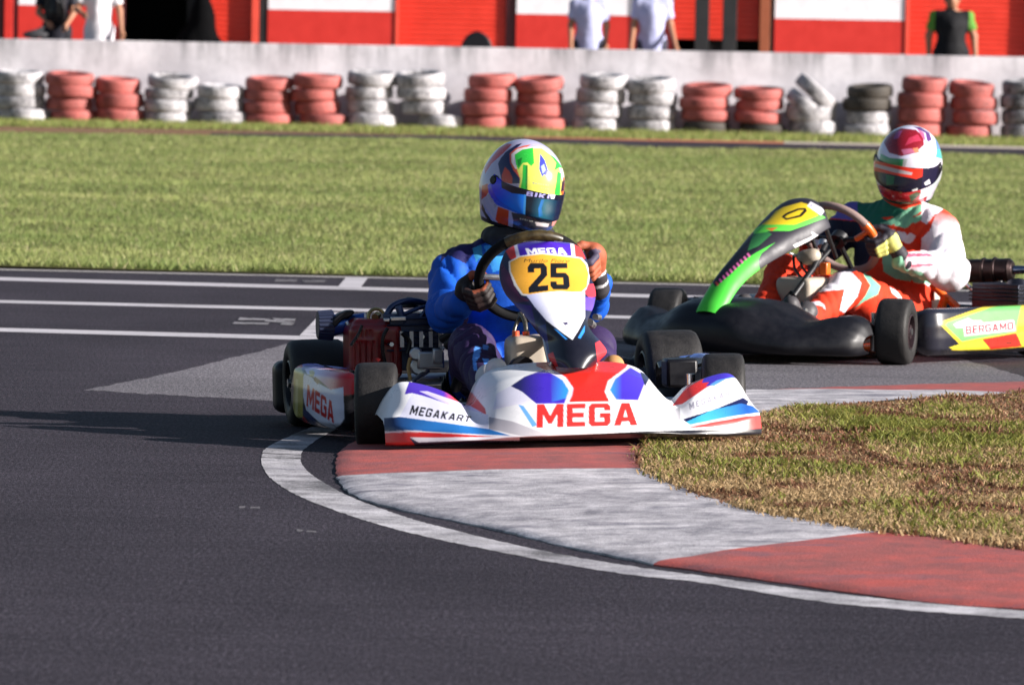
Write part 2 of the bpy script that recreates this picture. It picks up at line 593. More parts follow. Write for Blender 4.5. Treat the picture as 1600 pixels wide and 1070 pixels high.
def rough(pts, step=9, amp=.9, seed=3):
    """broken-up outline for a worn painted or patched area"""
    r = np.random.default_rng(seed)
    out = []
    for (x0, y0), (x1, y1) in zip(pts, pts[1:] + pts[:1]):
        n = max(1, int(math.hypot(x1 - x0, y1 - y0) / step))
        for k in range(n):
            t = k / n
            out.append((x0 + (x1 - x0) * t + r.normal(0, amp * 2), y0 + (y1 - y0) * t + r.normal(0, amp * .45)))
    return out
def asphalt(name, base, light):
    m, t, b, tc = mat_base(name)
    P = tc.outputs['Object']
    fine = noise(t, P, 130, 3, .75, (1, .4, 1))
    mid = noise(t, P, 85, 5, .8, (1, .3, 1))
    big = noise(t, P, .55, 5, .65, (1, .5, 1))
    streak = noise(t, P, 3.2, 5, .65, (.5, 2.2, 1))
    c = mix(t, ramp(t, fine, [(.40, 0), (.62, 1)]), base, light)
    c = mix(t, ramp(t, mid, [(.36, .9), (.49, 0)]), c, tuple(v * .55 for v in base))
    c = mix(t, ramp(t, mid, [(.52, 0), (.66, .9)]), c, tuple(v * 1.75 for v in light))
    c = mix(t, 1, c, ramp(t, big, [(.32, .72), (.68, 1.18)]), 'MULTIPLY')
    c = mix(t, 1, c, ramp(t, streak, [(.3, .82), (.7, 1.12)]), 'MULTIPLY')
    vo = nd(t, 'ShaderNodeTexVoronoi', i_Scale=55.0)
    t.links.new(P, vo.inputs['Vector'])
    chip = ramp(t, vo.outputs['Distance'], [(.04, 1), (.09, 0)])
    sp = mix(t, 1, chip, ramp(t, noise(t, P, 6, 2), [(.5, 0), (.58, .8)]), 'MULTIPLY')
    c = mix(t, sp, c, (.24, .23, .25))
    t.links.new(c, b.inputs['Base Color'])
    b.inputs['Roughness'].default_value = .72
    b.inputs['Specular IOR Level'].default_value = .06
    bump(t, b, mix(t, .35, fine, mid), .8, .006)
    return m
ASPH = asphalt('track asphalt', (.026, .022, .0285), (.058, .0505, .063))
ASPH_L = asphalt('worn pale asphalt', (.105, .097, .108), (.19, .178, .195))
def paintmat(name, col, under, lo, hi, stretch=(3, 1, 1), scuff=.0):
    m, t, b, tc = mat_base(name)
    P = tc.outputs['Object']
    n1 = noise(t, P, 5, 6, .72, stretch)
    n2 = noise(t, P, 120, 3, .7)
    n3 = noise(t, P, 1.3, 4, .6, stretch)
    k = mix(t, .45, n1, n2)
    k = mix(t, .42, k, n3)
    c = mix(t, ramp(t, k, [(lo, 0), (hi, 1)]), under, col)
    c = mix(t, 1, c, ramp(t, n1, [(.3, .75), (.7, 1.1)]), 'MULTIPLY')
    sc = noise(t, P, 2.6, 6, .75, (.8, 2.6, 1))                 # rubber scuffs dragged over the paint
    sm = mix(t, 1, ramp(t, sc, [(.48, 0), (.62, 1)]), ramp(t, n3, [(.42, 0), (.58, scuff)]), 'MULTIPLY')
    c = mix(t, sm, c, (.10, .095, .13))
    t.links.new(c, b.inputs['Base Color'])
    b.inputs['Roughness'].default_value = .7
    bump(t, b, n2, .6, .004)
    return m
LINE = paintmat('worn white line paint', (.64, .61, .64), (.10, .095, .10), .42, .58, (1, 1, 1), .45)
LINE_F = paintmat('white lane paint', (.52, .49, .52), (.14, .13, .14), .3, .5, (.3, 1, 1))
FAINT2 = paintmat('worn number paint', (.34, .32, .34), (.05, .047, .05), .40, .60, (1, 1, 1))
FAINT = paintmat('faint paint', (.22, .2, .21), (.05, .047, .05), .42, .62, (1, 1, 1))
KERB_W = paintmat('scuffed white kerb paint', (.70, .66, .68), (.17, .16, .19), .37, .59, (2.2, 1.6, 1), .85)
KERB_R = paintmat('scuffed red kerb paint', (.50, .085, .065), (.20, .09, .09), .32, .60, (2.2, 1.6, 1), .5)
def earth(name, a, b_, scale=6):
    m, t, b, tc = mat_base(name)
    P = tc.outputs['Object']
    n = noise(t, P, scale, 6, .7)
    c = mix(t, ramp(t, n, [(.35, 0), (.65, 1)]), a, b_)
    t.links.new(c, b.inputs['Base Color'])
    b.inputs['Roughness'].default_value = .95
    b.inputs['Specular IOR Level'].default_value = .1
    bump(t, b, noise(t, P, scale * 8, 4, .7), .8, .02)
    return m
SOIL = earth('red brown soil', (.16, .085, .05), (.26, .16, .10))
SOILG = earth('soil under lawn', (.07, .075, .025), (.13, .12, .045), 3)
SOILD = earth('dry soil under thatch', (.15, .085, .05), (.26, .19, .10), 8)
CONC = earth('pale concrete edge', (.30, .28, .28), (.42, .40, .39), 5)

o = sheet('ground', [(-2500, -300, -.03), (2500, -300, -.03), (2500, 2800, -.03), (-2500, 2800, -.03)], SOIL)
def edge(x):                                    # near edge of the infield lawn (photo row at column x)
    return 420.5 + .0218 * x
nearE = [G(x, edge(x), 0) for x in (-900, 0, 800, 1600, 2600)]
o = sheet('race_track', [(-14, 3, 0), (14, 3, 0)] + [tuple(p) for p in nearE[::-1]], ASPH)
px_sheet('concrete_edge', [(x, edge(x) + 1.5) for x in (-900, 800, 2600)] + [(x, edge(x) - 4) for x in (2600, 800, -900)], .002, CONC)
# lane lines of the starting grid
def band(name, pts, w, z, mat):
    a = [(x, y - w / 2) for x, y in pts]
    b_ = [(x, y + w / 2) for x, y in pts[::-1]]
    px_sheet(name, b_[::-1] + a[::-1], z, mat)
band('lane_line', [(-500, 421), (0, 435.5), (330, 444.5), (669, 453.5), (1000, 462), (1700, 480)], 5.0, .0014, LINE_F)
band('lane_line', [(-500, 460), (0, 471), (569, 484.5), (1000, 496), (1700, 514)], 4.4, .0014, LINE_F)
band('lane_line', [(-500, 499), (0, 515), (481, 528), (640, 532)], 6.0, .0014, LINE_F)
px_sheet('grid_mark', [(527, 449), (563, 449.5), (575, 434), (541, 433)], .0026, LINE_F)
px_sheet('grid_mark', [(468, 524), (500, 525), (530, 488), (504, 487)], .0024, LINE_F)
# faint painted bay number between the lines (two worn digits lying on the asphalt)
for q in ([(366, 503), (420, 504), (418, 507), (362, 506)], [(374, 496), (420, 498), (425, 500), (371, 500)], [(418, 499), (462, 503), (455, 505), (412, 502)], [(424, 497), (462, 498), (460, 501), (430, 500)], [(440, 504), (460, 505), (456, 508), (437, 507)]):
    px_sheet('worn_number', rough(q, 4, .35), .0026, FAINT2)
for q in ([(430, 436.5), (465, 437), (462, 440), (428, 440)], [(470, 438), (510, 437.5), (506, 441), (478, 441)]):
    px_sheet('worn_number', rough(q, 4, .3), .0026, FAINT)
# worn pale run-off round the apex
px_sheet('worn_patch', rough([(133, 609), (200, 613), (300, 619), (400, 624), (440, 628), (470, 640), (540, 668), (640, 652), (760, 634), (900, 622), (1050, 615), (1194, 610), (1400, 603), (1600, 598), (1760, 594),
                        (1760, 606), (1600, 588), (1500, 560), (1300, 551), (1180, 552), (1000, 540), (800, 520), (640, 510), (560, 503), (520, 512), (470, 532), (400, 550), (330, 567), (260, 584), (190, 598)][::-1]), .0007, ASPH_L)
for q in ([(372, 791), (384, 790), (385, 792.5), (373, 793)], [(390, 791.5), (408, 791), (407, 793.5), (391, 793.5)], [(462, 826.5), (475, 827.5), (474, 829.5), (463, 829)], [(478, 828.5), (496, 829), (495, 831), (479, 830.5)]):
    px_sheet('scuff_mark', rough(q, 5, .5), .001, FAINT)
# painted edge line hugging the kerb
outer = [(560, 640), (500, 662), (450, 682), (416, 700), (409, 712), (410, 728), (426, 749), (470, 776), (544, 804), (600, 821), (662, 837), (767, 859), (881, 881), (991, 898), (1100, 910), (1275, 938), (1417, 952), (1600, 966), (1850, 986)]
inner = [(590, 645), (545, 662), (500, 684), (474, 703), (470, 714), (472, 725), (492, 745), (544, 774), (590, 792), (630, 806), (680, 820), (780, 845), (890, 868), (1000, 886), (1112, 901), (1275, 923), (1437, 940), (1600, 951), (1850, 970)]
po, pi_ = spline(outer, 260), spline(inner, 260)
rj = np.random.default_rng(5)
V = np.array([G(x + rj.normal(0, .5), y + rj.normal(0, .35), .0012) for x, y in po] + [G(x + rj.normal(0, .5), y + rj.normal(0, .35), .0012) for x, y in pi_])
F = np.array([(i, i + 1, 261 + i, 260 + i) for i in range(259)])
if (np.cross(V[1] - V[0], V[260] - V[0]))[2] < 0:
    F = F[:, ::-1].copy()
o = mesh('edge_line', V, F, LINE, smooth=False); o['kind'] = 'structure'
# raised kerb in painted blocks, round the grass apex
pairs = [((1850, 972), (1850, 884)), ((1600, 947), (1600, 858)), ((1478, 938), (1530, 848)), ((1316, 918), (1470, 839)), ((1153, 895), (1420, 834)), ((1023, 877), (1376, 830)), ((894, 851), (1300, 818)), ((794, 827), (1214, 804)),
         ((715, 810), (1150, 789)), ((636, 794), (1100, 774)), ((584, 781), (1060, 757)), ((544, 764), (1030, 745)), ((527, 742), (1010, 731)), ((525, 719), (1007, 714)), ((535, 698), (1012, 697)), ((580, 672), (1030, 683)),
         ((680, 648), (1070, 672)), ((850, 630), (1120, 661)), ((1100, 611), (1275, 634)), ((1200, 608), (1595, 613)), ((1400, 601), (1750, 604)), ((1600, 596), (1950, 598))]
kerb = empty('kerb'); kerb['kind'] = 'structure'
def kerb_block(i0, i1, mat, nm):
    A = spline([p[0] for p in pairs[i0:i1 + 1]], 8 * (i1 - i0) + 1) if i1 - i0 > 1 else np.array([p[0] for p in pairs[i0:i1 + 1]], float)
    B = spline([p[1] for p in pairs[i0:i1 + 1]], len(A)) if i1 - i0 > 1 else np.array([p[1] for p in pairs[i0:i1 + 1]], float)
    ts = [0, .0, .02, .06, .15, .3, .5, .7, .9, 1]
    zs = [-.03, .004, .010, .013, .017, .023, .030, .036, .040, .040]
    V = []
    for a, b_ in zip(A, B):
        ga, gb = G(*a, .01), G(*b_, .04)
        for t, z in zip(ts, zs):
            p = ga * (1 - t) + gb * t
            V.append((p[0] + .004 * math.sin(p[1] * 31), p[1], z + .0015 * math.sin(p[0] * 23 + p[1] * 17)))
    V = np.array(V)
    F = grid_faces(len(A), len(ts))
    if np.cross(V[F[5][1]] - V[F[5][0]], V[F[5][3]] - V[F[5][0]])[2] < 0:
        F = F[:, ::-1].copy()
    mesh(nm, V, F, mat, kerb, smooth=True, sharp=50)
kerb_block(0, 5, KERB_R, 'kerb_block')
kerb_block(5, 12, KERB_W, 'kerb_block')
kerb_block(12, 15, KERB_R, 'kerb_block')
kerb_block(15, 19, KERB_W, 'kerb_block')
kerb_block(19, 21, KERB_R, 'kerb_block')

# ------------------------------------------------------------------ grass: single blades
def leafmat(name, trans=.3):
    m, t, b, tc = mat_base(name)
    a = nd(t, 'ShaderNodeAttribute', attribute_name='Col')
    t.links.new(a.outputs['Color'], b.inputs['Base Color'])
    b.inputs['Roughness'].default_value = .6
    b.inputs['Specular IOR Level'].default_value = .25
    tr = nd(t, 'ShaderNodeBsdfTranslucent')
    t.links.new(a.outputs['Color'], tr.inputs[0])
    mx = nd(t, 'ShaderNodeMixShader')
    mx.inputs[0].default_value = trans
    t.links.new(b.outputs[0], mx.inputs[1]); t.links.new(tr.outputs[0], mx.inputs[2])
    t.links.new(mx.outputs[0], t.nodes['Material Output'].inputs[0])
    return m
LEAF = leafmat('grass blade')
def blades(name, base, h, w, lean, col, seg=1):
    n = len(base)
    a = RNG.uniform(0, 2 * math.pi, n)
    u = np.stack([np.cos(a), np.sin(a), 0 * a], 1) * (w / 2)[:, None]
    b2 = RNG.uniform(0, 2 * math.pi, n)
    l = np.stack([np.cos(b2), np.sin(b2), 0 * a], 1) * (lean * h)[:, None]
    tip = base + l + np.stack([0 * a, 0 * a, h * np.sqrt(np.clip(1 - (lean * .8) ** 2, .1, 1))], 1)
    if seg == 1:
        V = np.stack([base - u, base + u, tip], 1).reshape(-1, 3)
        F = np.arange(3 * n).reshape(-1, 3)
        C = np.repeat(col, 3, 0)
    else:
        mid = base + l * .3 + np.stack([0 * a, 0 * a, h * .6], 1)
        V = np.stack([base - u, base + u, mid + u * .7, mid - u * .7, tip], 1).reshape(-1, 3)
        k = 5 * np.arange(n)[:, None]
        F = np.concatenate([k + [0, 1, 2], k + [0, 2, 3], k + [3, 2, 4]])
        C = np.repeat(col, 5, 0)
    o = mesh(name, V, F, LEAF, col=C, smooth=False)
    o['kind'] = 'stuff'
    return o
def row_to_depth(px, row, z=0.0):                   # many ground points at once
    d = (np.stack([(px - 800) / FPX, -(row - 535) / FPX, -np.ones(len(px))], 1)) @ CM.T
    return CO + d * ((z - CAM_H) / d[:, 2])[:, None]
far_row = lambda x: np.interp(x, [-600, 0, 350, 700, 1000, 1250, 1600, 2200], [205, 211, 216, 222, 236, 240, 248, 262])
near_row = lambda x: 420.5 + .0218 * x
# lawn soil: a gently uneven sheet
gx, gt = np.meshgrid(np.linspace(-700, 2300, 60), np.linspace(0, 1, 50), indexing='ij')
rowN, rowF = near_row(gx.ravel()), far_row(gx.ravel())
A, B = row_to_depth(gx.ravel(), rowN), row_to_depth(gx.ravel(), rowF)
S = A + (B - A) * gt.ravel()[:, None]
S[:, 2] = .012 + .02 * np.minimum(gt.ravel() * 20, 1) + .012 * vnoise(S, .7)
F = grid_faces(60, 50)
o = mesh('lawn_ground', S, F, SOILG); o['kind'] = 'structure'
def lawn(n_img, n_area):
    x = RNG.uniform(-300, 1900, n_img)
    t = RNG.uniform(0, 1, n_img)
    P1 = row_to_depth(x, far_row(x) + (near_row(x) - 1 - far_row(x)) * t)
    x = RNG.uniform(-680, 2280, n_area)
    a, b_ = row_to_depth(x, near_row(x) - 1), row_to_depth(x, far_row(x))
    t = RNG.uniform(0, 1, n_area)
    P2 = a + (b_ - a) * t[:, None]
    P = np.concatenate([P1, P2])
    d = P[:, 1]
    P[:, 2] = .012 + .012 * vnoise(P, .7)
    big = vnoise(P, .45, 1) * .5 + vnoise(P, 1.7, 2) * .5
    sm = vnoise(P, 6, 3)
    n = len(P)
    r = RNG.uniform(0, 1, n)
    green, yel, straw, dark = (np.array(c) for c in ((.165, .235, .062), (.33, .365, .125), (.46, .42, .22), (.055, .10, .025)))
    f = np.clip(.5 + .55 * big + .35 * sm + RNG.normal(0, .22, n), 0, 1)[:, None]
    C = green * (1 - f) + yel * f
    C = np.where((r < .10 + .06 * big)[:, None], straw, C)
    C = np.where(((r > .90) & (sm < .15))[:, None], dark, C)
    C *= RNG.uniform(.88, 1.1, n)[:, None]
    edge_k = np.clip(1 - (d - 33) / 1.2, 0, 1)
    h = (.032 + .022 * RNG.uniform(0, 1, n) + .018 * np.clip(sm, 0, 1) + .03 * np.clip(vnoise(P, 2.3, 5) - .45, 0, 1)) * (1 + .35 * edge_k)
    w = RNG.uniform(.006, .011, n) * np.clip(d / 38, 1, 2.0)
    return blades('lawn_grass', P, h, w, RNG.uniform(.35, 1.2, n), C)
lawn(340000, 440000)
# narrow verge in front of the tyre wall
n = 75000
x = RNG.uniform(-400, 2000, n)
top = np.full(n, 187.0) + .016 * x
bot = np.interp(x, [-400, 0, 350, 700, 1000, 1250, 1600, 2000], [191, 198, 203, 212, 218, 222, 230, 238])
P = row_to_depth(x, top + (bot - top) * RNG.uniform(-.12, 1.05, n))
C = np.array((.19, .23, .06)) * RNG.uniform(.6, 1.6, n)[:, None]
C[RNG.uniform(0, 1, n) < .15] = (.36, .3, .13)
blades('verge_grass', P, RNG.uniform(.03, .085, n), RNG.uniform(.012, .02, n), RNG.uniform(.2, .8, n), C)
px_sheet('soil_strip', [(-600, 214), (0, 213.5), (350, 218), (700, 224), (1000, 238), (1250, 242), (1600, 251), (2300, 266), (2300, 245), (1600, 230), (1250, 223), (1000, 218.5), (700, 211), (350, 203), (0, 198), (-600, 188)], .004, SOIL)
px_sheet('service_road', [(330, 212), (700, 217), (1000, 230), (1250, 233), (1600, 242), (2300, 258), (2300, 248), (1600, 233), (1250, 225), (1000, 220), (700, 212.5), (330, 208)], .009, ASPH)
px_sheet('service_kerb', [(820, 215.5), (1000, 220), (1225, 224.6), (1225, 221.5), (1000, 217.6), (820, 213.5)], .016, M('faded orange kerb', (.5, .16, .08), .8))
px_sheet('service_kerb', [(1225, 224.6), (1600, 233), (2300, 248), (2300, 244), (1600, 229.5), (1225, 221.5)], .016, M('pale kerb', (.5, .42, .36), .8))
# apex island: dry grass on red soil
isl = [p[1] for p in pairs]
islB = spline(isl[:19], 120)
loop = [G(x, y, .041) for x, y in islB] + [G(1750, 603, .041), G(1950, 597, .041)]
NX, NY = 90, 50
cx = np.array([p[0] for p in loop]); cy = np.array([p[1] for p in loop])
lx, hx, ly, hy = cx.min(), 3.2, cy.min() - .3, cy.max()
def island_mask(P):
    poly = np.stack([np.append(cx, [4.5, 4.5]), np.append(cy, [cy[-1], cy[0]])], 1)
    return in_poly(P[:, :2], poly)
islV = [Vector(tuple(map(float, p))) for p in loop] + [Vector((4.5, float(cy[-1]), .041)), Vector((4.5, float(cy[0]), .041))]
o = sheet('apex_island_soil', islV, SOILD)
bmI = bmesh.new(); bmI.from_mesh(o.data)
bmesh.ops.recalc_face_normals(bmI, faces=bmI.faces)
for f in bmI.faces:
    if f.normal.z < 0:
        f.normal_flip()
bmI.to_mesh(o.data); bmI.free()
n = 390000
P = np.stack([RNG.uniform(lx, 2.6, n), RNG.uniform(ly, hy, n), np.full(n, .036)], 1)
P = P[island_mask(P)]
P[:, :2] += RNG.normal(0, .022, (len(P), 2)) * [1, 1.6]
pp = project(P)
P = P[(pp[:, 0] < 1950)]
n = len(P)
g1 = vnoise(P * [1, .55, 1], 2.1, 4) * .6 + vnoise(P * [1, .6, 1], 6.5, 5) * .4
g2 = vnoise(P * [1, .6, 1], 4.2, 6)
nearer = np.clip((P[:, 1] - 15) / 6, 0, 1)
gfac = np.clip(.09 + .9 * g1 + .32 * (nearer - .5) + RNG.normal(0, .34, n), 0, 1)
tan, tan2, green, olive, brown = (np.array(c) for c in ((.35, .225, .11), (.48, .345, .185), (.17, .20, .035), (.24, .22, .05), (.22, .105, .06)))
k = RNG.uniform(0, 1, n)[:, None]
C = np.where((gfac > .55)[:, None], green * k + olive * (1 - k), tan * k + tan2 * (1 - k))
C = np.where(((g2 < -.14) & (RNG.uniform(0, 1, n) < .7))[:, None], brown * (.6 + .8 * k), C)
C *= RNG.uniform(.65, 1.2, n)[:, None]
keep = ~((g2 < -.38) & (RNG.uniform(0, 1, n) < .55))
h = np.where(gfac > .55, RNG.uniform(.014, .042, n), RNG.uniform(.008, .03, n)) * (1 + .6 * np.clip(g1, 0, 1)) * np.where(g2 < -.25, .55, 1)
blades('apex_dry_grass', P[keep], h[keep], RNG.uniform(.004, .009, n)[keep], RNG.uniform(.4, 1.15, n)[keep], C[keep], seg=2)

# ------------------------------------------------------------------ pit wall, tyre wall
def wallmat():
    m, t, b, tc = mat_base('weathered whitewashed concrete')
    P = tc.outputs['Object']
    a = noise(t, P, 1.1, 6, .65)
    drip = noise(t, P, 2.2, 5, .7, (1.6, 1, .22))
    sep = nd(t, 'ShaderNodeSeparateXYZ')
    t.links.new(P, sep.inputs[0])
    topm = ramp(t, sep.outputs[2], [(.62, 0), (1.0, 1)])
    c = mix(t, ramp(t, a, [(.35, 0), (.62, 1)]), (.50, .475, .51), (.75, .72, .76))
    st = mix(t, 1, ramp(t, drip, [(.46, 0), (.66, 1)]), topm, 'MULTIPLY')
    c = mix(t, st, c, (.26, .25, .27))
    c = mix(t, ramp(t, noise(t, P, 7, 5, .7), [(.55, 0), (.72, .5)]), c, (.34, .33, .35))
    t.links.new(c, b.inputs['Base Color'])
    b.inputs['Roughness'].default_value = .85
    bump(t, b, noise(t, P, 25, 5, .7), .4, .01)
    return m
WALLM = wallmat()
wall = empty('pit_wall', 'long whitewashed concrete pit wall behind the row of tyre stacks', 'wall', loc=(0, 81.45, 0))
for k in range(-6, 7):                         # cast bays with a narrow joint
    MB().box((k * 3.2 + .4, .14, .51), (3.199, .26, 1.02)).build('wall_bay', WALLM, wall, bevel=.004)
def tyremat(name, col, under, lo, hi):
    m, t, b, tc = mat_base(name)
    P = tc.outputs['Object']
    oi = nd(t, 'ShaderNodeObjectInfo')
    add = nd(t, 'ShaderNodeVectorMath', operation='ADD')
    t.links.new(P, add.inputs[0])
    mm = nd(t, 'ShaderNodeVectorMath', operation='SCALE', i_Scale=23.0)
    cb = nd(t, 'ShaderNodeCombineXYZ')
    for i in range(3):
        t.links.new(oi.outputs['Random'], cb.inputs[i])
    t.links.new(cb.outputs[0], mm.inputs[0]); t.links.new(mm.outputs[0], add.inputs[1])
    v = add.outputs[0]
    k = mix(t, .5, noise(t, v, 4, 6, .7), noise(t, v, 22, 5, .7))
    c = mix(t, ramp(t, k, [(lo, 0), (hi, 1)]), under, col)
    c = mix(t, 1, c, ramp(t, oi.outputs['Random'], [(0, .82), (1, 1.05)]), 'MULTIPLY')
    t.links.new(c, b.inputs['Base Color'])
    b.inputs['Roughness'].default_value = .7
    bump(t, b, noise(t, v, 60, 4, .7), .3, .01)
    return m
TY = {'red': tyremat('faded red tyre paint', (.46, .115, .10), (.17, .05, .045), .34, .54),
      'white': tyremat('flaking white tyre paint', (.60, .58, .60), (.12, .115, .125), .40, .56),
      'grey': tyremat('worn grey white tyre paint', (.42, .41, .43), (.04, .04, .045), .42, .56),
      'black': tyremat('bare black tyre rubber', (.03, .028, .026), (.07, .055, .04), .3, .7)}
def tyre_mesh(mat, name):
    prof = [(-.055, .19), (-.078, .205), (-.092, .235), (-.092, .264), (-.084, .287), (-.070, .299), (-.056, .301), (-.03, .306), (-.027, .301), (-.021, .301), (-.018, .307), (.018, .307), (.021, .301), (.027, .301), (.03, .306), (.056, .301), (.070, .299), (.084, .287), (.092, .264), (.092, .235), (.078, .205), (.055, .19), (.06, .215), (.07, .245), (.06, .28), (0, .288), (-.06, .28), (-.07, .245), (-.06, .215)]
    o = MB().lathe(prof, (0, 0, 0), 'z', 36, closed=True).build(name, mat, sharp=60)
    COL.objects.unlink(o)
    me = o.data
    bpy.data.objects.remove(o)
    return me
TM = {k: tyre_mesh(v, 'tyre') for k, v in TY.items()}
# (centre px, base row, top row, colours from the bottom up, sideways slip per tyre)
stacks = [(31, 190, 112, 'white white white white', (.06, .0, .01, -.02)), (108, 189, 115, 'red red red red', (.05, 0, .03, .0)), (183, 190, 123, 'red red red', (.03, .02, .0)),
          (262, 191, 119, 'white white white white', (0, .0, .01, .05)), (341, 193, 134, 'white white white', (.06, 0, .02)), (417, 196, 122, 'red red red red', (.02, .0, 0, .02)),
          (492, 197, 118, 'red red red red', (.1, .02, -.02, .02)), (576, 200, 113, 'white white white white', (.04, .02, 0, .03)), (655, 202, 114, 'white white white white', (.24, .05, .02, .0)),
          (762, 203, 117, 'red red red red', (-.02, -.03, 0, .04)), (841, 205, 122, 'red red red red', (.03, .0, .01, .0)), (935, 207, 117, 'white white white white', (-.03, .0, .02, .05)),
          (1019, 209, 123, 'white white white white', (0, 0, 0, -.03)), (1099, 208, 133, 'black red red red', (.03, .02, .0, .03)), (1186, 209, 138, 'black red red red', (.03, -.02, .0, -.01)),
          (1266, 213, 162, 'white white', (.03, .0)), (1355, 212, 134, 'white white black black', (.0, .02, -.01, .02)), (1440, 215, 122, 'red red red red', (-.03, -.01, .0, .02)),
          (1519, 217, 130, 'red red red red', (-.04, .03, .01, -.02)), (1600, 219, 125, 'grey grey grey grey', (0, .02, 0, .02))]
TYRE_Y = 80.95
ordn = ['first', 'second', 'third', 'fourth', 'fifth', 'sixth', 'seventh', 'eighth', 'ninth', 'tenth']
seen = {'red': 0, 'white': 0}
def posn(k, n):
    return 'bottom' if k == 0 else 'top' if k == n - 1 else ('second from bottom' if k == 1 else 'third from bottom')
for si, (px, b_, t_, cs, slip) in enumerate(stacks):
    cs = cs.split()
    P0 = D(px, b_, TYRE_Y)
    ztop = D(px, t_, TYRE_Y)[2] + .01
    n = len(cs)
    tops = ztop if len(cs) > 2 or si != 15 else ztop
    pitch = tops / n
    kinds = set(cs)
    if si == 16:
        where = 'stack half black and half white'
    elif si == 19:
        where = 'grey and black stack furthest right'
    elif si == 15:
        where = 'white stack with leaning tyres on top'
    else:
        main = 'red' if 'red' in cs else 'white'
        where = '%s %s stack from the left' % (ordn[seen[main]], main)
        seen[main] += 1
    for k, c in enumerate(cs):
        o = bpy.data.objects.new('tyre', TM[c]); COL.objects.link(o)
        o.location = (P0[0] + slip[k] * 1.15, TYRE_Y + RNG.uniform(-.03, .03), pitch * (k + .5))
        s = RNG.uniform(.93, 1.045)
        o.scale = (s, s, pitch / .186 * RNG.uniform(.95, 1.02))
        o.rotation_euler = Matrix.Rotation(rad(RNG.uniform(2, 8) if k == n - 1 else RNG.uniform(-2, 2)), 3, 'X').to_euler()
        o.rotation_euler = (o.rotation_euler[0], rad(RNG.uniform(-3, 3)), RNG.uniform(-.5, .5))
        word = {'red': 'faded red painted tyre', 'white': 'flaking white painted tyre', 'grey': 'worn greyish tyre', 'black': 'bare black tyre'}[c]
        pos = posn(k, n) if si != 15 else ('bottom', 'flat second')[k]
        tag(o, '%s, %s in the %s' % (word, pos, where), 'tyre', 'painted tyres stacked along the pit wall')
for px, py, tilt, lab in ((1262, 168, 38, 'lower of two leaning white tyres, squeezed under the steeply tilted one'), (1276, 146, 40, 'upper of two leaning white tyres, tilted steeply at the very top')):
    o = bpy.data.objects.new('tyre', TM['white']); COL.objects.link(o)
    p = D(px, py, TYRE_Y)
    o.location = p; o.scale = (1, 1, .92)
    o.rotation_euler = (0, rad(tilt), 0)
    tag(o, lab, 'tyre', 'painted tyres stacked along the pit wall')

# ------------------------------------------------------------------ pit building
BY = 90.0                                             # distance of its front panels
def bxp(px):
    return float(D(px, 40, BY)[0])
SLAB = MB().box((0, 0, 0), (1, 1, 1))
o = sheet('pit_lane', [(-30, 81.8, .24), (30, 81.8, .24), (30, 98, .24), (-30, 98, .24)], CONC)
def painted(name, col, **kw):
    return M(name, col, kw.pop('rough', .5), var=.12, vscale=6, bmp=.1, bscale=60, **kw)
REDW, WHITEW, REDD, MAROON = painted('red wall paint', (.55, .022, .014)), painted('white wall paint', (.78, .76, .79)), painted('bright red shutter paint', (.66, .035, .016), rough=.45), painted('dark maroon post and shade paint', (.07, .008, .012))
LRED, BROWN, BLK = painted('light red post paint', (.72, .07, .04)), painted('rust brown post paint', (.28, .075, .03)), painted('black post and shade paint', (.012, .012, .013))
bld = empty('pit_garage', 'red and white pit garage block with roller doors behind the pit wall', 'building', loc=(0, BY, 0))
Z0, ZT = .24, 4.2
def part_box(nm, x0, x1, y0, y1, z0, z1, m, bev=.004):
    return MB().box(((x0 + x1) / 2, (y0 + y1) / 2, (z0 + z1) / 2), (x1 - x0, y1 - y0, z1 - z0)).build(nm, m, bld, bevel=bev, smooth=False)
zb = float(CAM_H + (40 - 22.5) / FPX * BY)           # height of the red dado
def panel(p0, p1):
    x0, x1 = bxp(p0), bxp(p1)
    part_box('wall_panel', x0, x1, 0, .14, Z0, zb, REDW)
    part_box('wall_panel', x0 + .003, x1 - .003, .003, .143, zb + .002, ZT, WHITEW)
for p0, p1 in ((-380, -178), (28, 186), (418, 617), (806, 1052), (1210, 1414), (1606, 1810)):
    panel(p0, p1)
def post(p0, p1, m, y0=-.02, y1=.12):
    part_box('post_and_shade_strip', bxp(p0), bxp(p1), y0, y1, Z0, ZT - .004, m)
post(-178, 4, MAROON, .03); post(6.5, 20, REDW); post(20.5, 27.5, MAROON, 0.02); post(186.5, 194, MAROON, .03)
post(393, 404, LRED); post(405, 417.5, BLK, .02); post(617.5, 622, LRED); post(791, 805.5, MAROON, .04)  # black and maroon strips here are jamb shade built as dark strips
post(1187, 1203, BROWN, -.05, .10); post(1203.5, 1209.5, BLK, .03); post(1414.5, 1420, LRED)  # the thin black strip is recess shade beside the panel, painted in
def roller(p0, p1, zlow, y=.10):
    x0, x1 = bxp(p0), bxp(p1)
    pitch, V = .072, []
    n = int((ZT - .3 - zlow) / pitch)
    prof = []
    for k in range(n):
        z = zlow + k * pitch
        prof += [(y + .0, z), (y - .010, z + .012), (y - .014, z + pitch * .5), (y - .010, z + pitch - .012), (y, z + pitch - .003)]
    V = [(x0, a, z) for a, z in prof] + [(x1, a, z) for a, z in prof]
    m = len(prof)
    F = [(i, m + i, m + i + 1, i + 1) for i in range(m - 1)]
    door = mesh('roller_door', V, F, REDD, bld, smooth=False)
    MB().box(((x0 + x1) / 2, y, zlow - .02), (x1 - x0, .03, .05)).build('bottom_rail', REDD, door, smooth=False)
roller(313, 392, Z0 + .03); roller(622.5, 790, Z0 + .03); roller(1053, 1186, 1.20); roller(1420.5, 1605, Z0 + .03)
post(1085, 1107, BLK, -.30, -.2); post(1128, 1150, BLK, -.30, -.2)
